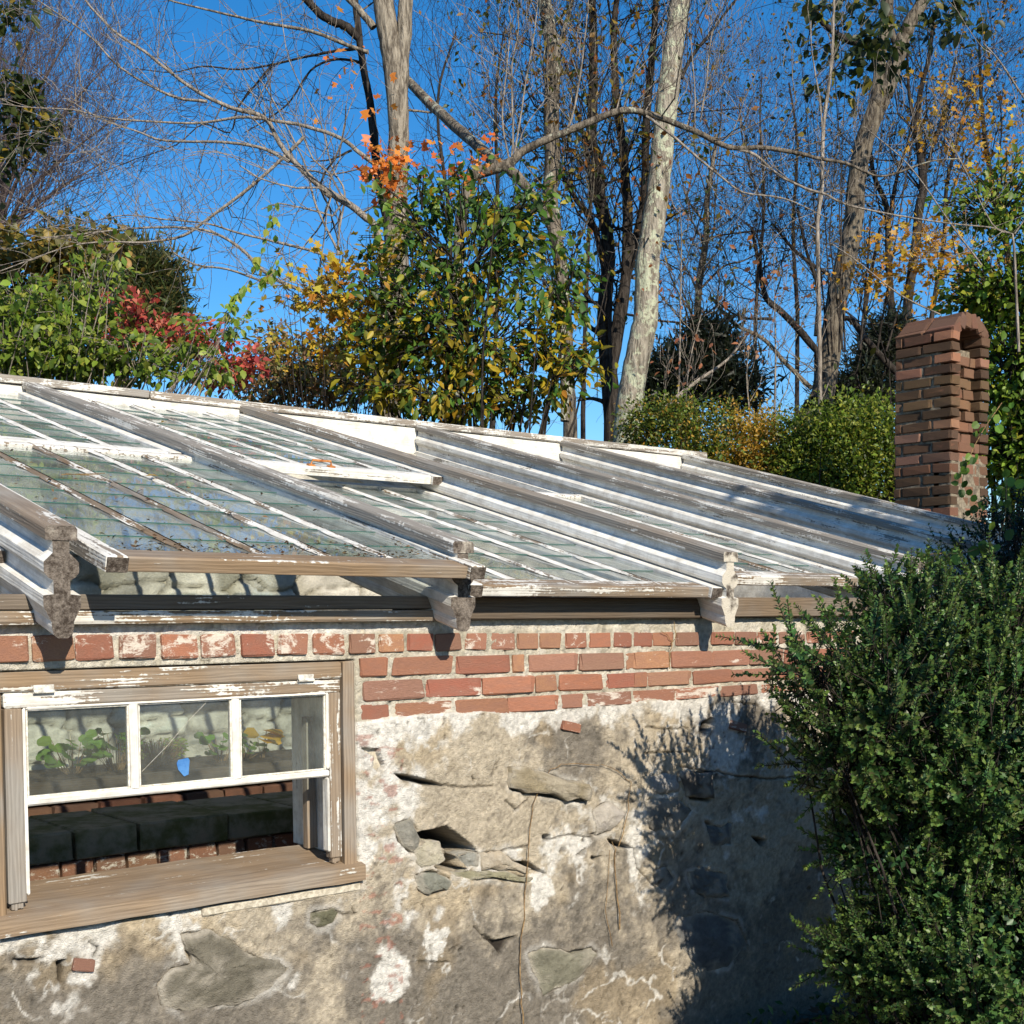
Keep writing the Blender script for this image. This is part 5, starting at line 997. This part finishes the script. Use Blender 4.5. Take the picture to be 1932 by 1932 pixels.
# ------------------------------------------------------------------ dry vines on the wall, needles, litter
def wallvine(pts, fn, w, label, off=.012):
    P = [atY(*fn(*p), WY-off) for p in pts]; Q = []
    for a, b in zip(P[:-1], P[1:]): Q += [a+(b-a)*t_+rng.normal(0, .002, 3) for t_ in (0, .33, .66)]
    Q.append(P[-1]); m = MB(); m.tube(Q, np.linspace(w, w*.5, len(Q)), 5); root = m.build('dry_vine', NEEDLE); tag(root, label, 'vine'); return root
wallvine([(880, 1930), (862, 1780), (862, 1600), (885, 1350), (892, 1200), (905, 1050), (925, 880), (965, 780), (1010, 710), (1080, 685), (1240, 695)], z5, .0022, 'longest dry vine stem arching over the plaster and under the lintel stone')
wallvine([(1340, 1480), (1318, 1250), (1318, 1120), (1300, 1060)], z5, .0026, 'short straight dry vine stem left of the bush shadow')
wallvine([(1340, 1080), (1375, 900), (1390, 780), (1330, 720), (1250, 690)], z5, .0018, 'curved dry vine loop above the pale stone')
wallvine([(1300, 1560), (1270, 1390), (1290, 1100)], z5, .0016, 'faint dry vine stem leading down to the bush shadow')
wallvine([(730, 1000), (720, 850), (745, 760), (700, 700), (640, 655)], z8, .0020, 'dead rootlet hanging on the brick courses near the third rafter')
wallvine([(735, 780), (775, 720), (765, 600), (750, 550)], z8, .0018, 'dead rootlet rising from the bricks to the eave plate')
L = Leaves('maple'); n = 2600; x_ = rng.uniform(-3, 5.5, n); y_ = rng.uniform(-3.5, .05, n); pos = np.stack([x_, y_, gz(x_, y_)+.012+.02*rng.random(n)], 1)
L.add(pos, rng.normal(size=(n, 3))*[1, 1, .2], rng.normal(size=(n, 3))*.35+[0, 0, 1], .06*rng.uniform(.5, 1.3, n), pal(n, [(.13, .08, .045), (.20, .12, .06), (.08, .05, .03), (.30, .14, .05)])); o = L.build('leaf_litter', LEAF, None); tag(o, kind='stuff')
L = Leaves('small'); n = 1500; x_ = rng.uniform(2.0, 4.5, n); y_ = rng.uniform(-1.2, .0, n); pos = np.stack([x_, y_, gz(x_, y_)+.03+.08*rng.random(n)], 1)
L.add(pos, rng.normal(size=(n, 3)), rng.normal(size=(n, 3))*.5+[0, 0, 1], .04*rng.uniform(.5, 1.3, n), pal(n, GRN)); o = L.build('ground_cover', LEAF, None); tag(o, kind='stuff')
L = Leaves('small'); n = 420; tt = np.abs(rng.normal(0, .10, n))+.01; far = rng.random(n) < .35; tt[far] = rng.uniform(.1, 1.7, far.sum()); xx = rng.uniform(.2, 1.2, n); P_ = np.array([np.array(roofM(x_, t_-.02, .058) @ Vector((0, 0, .004))) for x_, t_ in zip(xx, tt)])
L.add(P_, rng.normal(size=(n, 3))*[1, 1, .3], rng.normal(size=(n, 3))*.3+NRM, .016*rng.uniform(.4, 1.3, n), pal(n, [(.10, .06, .03), (.06, .04, .02), (.2, .13, .06)])); tag(L.build('roof_debris', LEAF, None), kind='stuff')
def atroof(x, y, h):
    d = ray(x, y); n_ = NRM; p0 = np.array([0, YF, ZF-h]); return C0+d*(((p0-C0)@n_)/(d@n_))
for (px_, py_, lab) in ((313, 800, 'yellow-brown leaf lying on the upper sash in the second bay near the ridge'), (577, 836, 'small tan leaf lying on the upper sash above the rusty handle'), (175, 905, 'crossed dry pine needles on the glass left of the window bay centre'), (300, 905, 'tiny yellow leaf speck on the big lower sash'), (940, 935, 'pale leaf on the top of the lower sash below the rusty handle')):
    p = atroof(px_, py_, .06)+NRM*.012
    if 'needles' in lab:
        m = MB(); [m.tube([p+np.array([-.09, .02*k, .002]), p+np.array([.02, .05-.05*k, .006])], [.0016, .0012], 4) for k in range(3)]; tag(m.build('pine_needles', NEEDLE), lab, 'needles'); continue
    T_, F_ = tpl('leaf'); V = place(T_, np.array([p]), rng.normal(size=(1, 3))*[1, 1, .1], np.array([[0, -.2, 1.]]), np.array([.05]))[0]
    tag(build('fallen_leaf', V, F_, LEAF, col=np.tile([.42, .27, .08], (len(V), 1))), lab, 'leaf')
for (px_, py_, s_, lab) in ((1800, 1798, .075, 'orange fallen oak leaf caught on the lower boxwood twigs'), (1540, 1365, .03, 'small orange fallen leaf on the left side of the boxwood'), (1680, 1525, .035, 'curled pale brown leaf in the middle of the boxwood')):
    p = atD(px_, py_, 4.25 if s_ > .05 else 4.45); T_, F_ = tpl('maple'); V = place(T_, np.array([p]), np.array([[.9, -.1, .2]]), np.array([[-.3, -.6, .6]]), np.array([s_]))[0]
    tag(build('fallen_leaf', V, F_, LEAF, col=np.tile([.5, .2, .05], (len(V), 1))), lab, 'leaf')
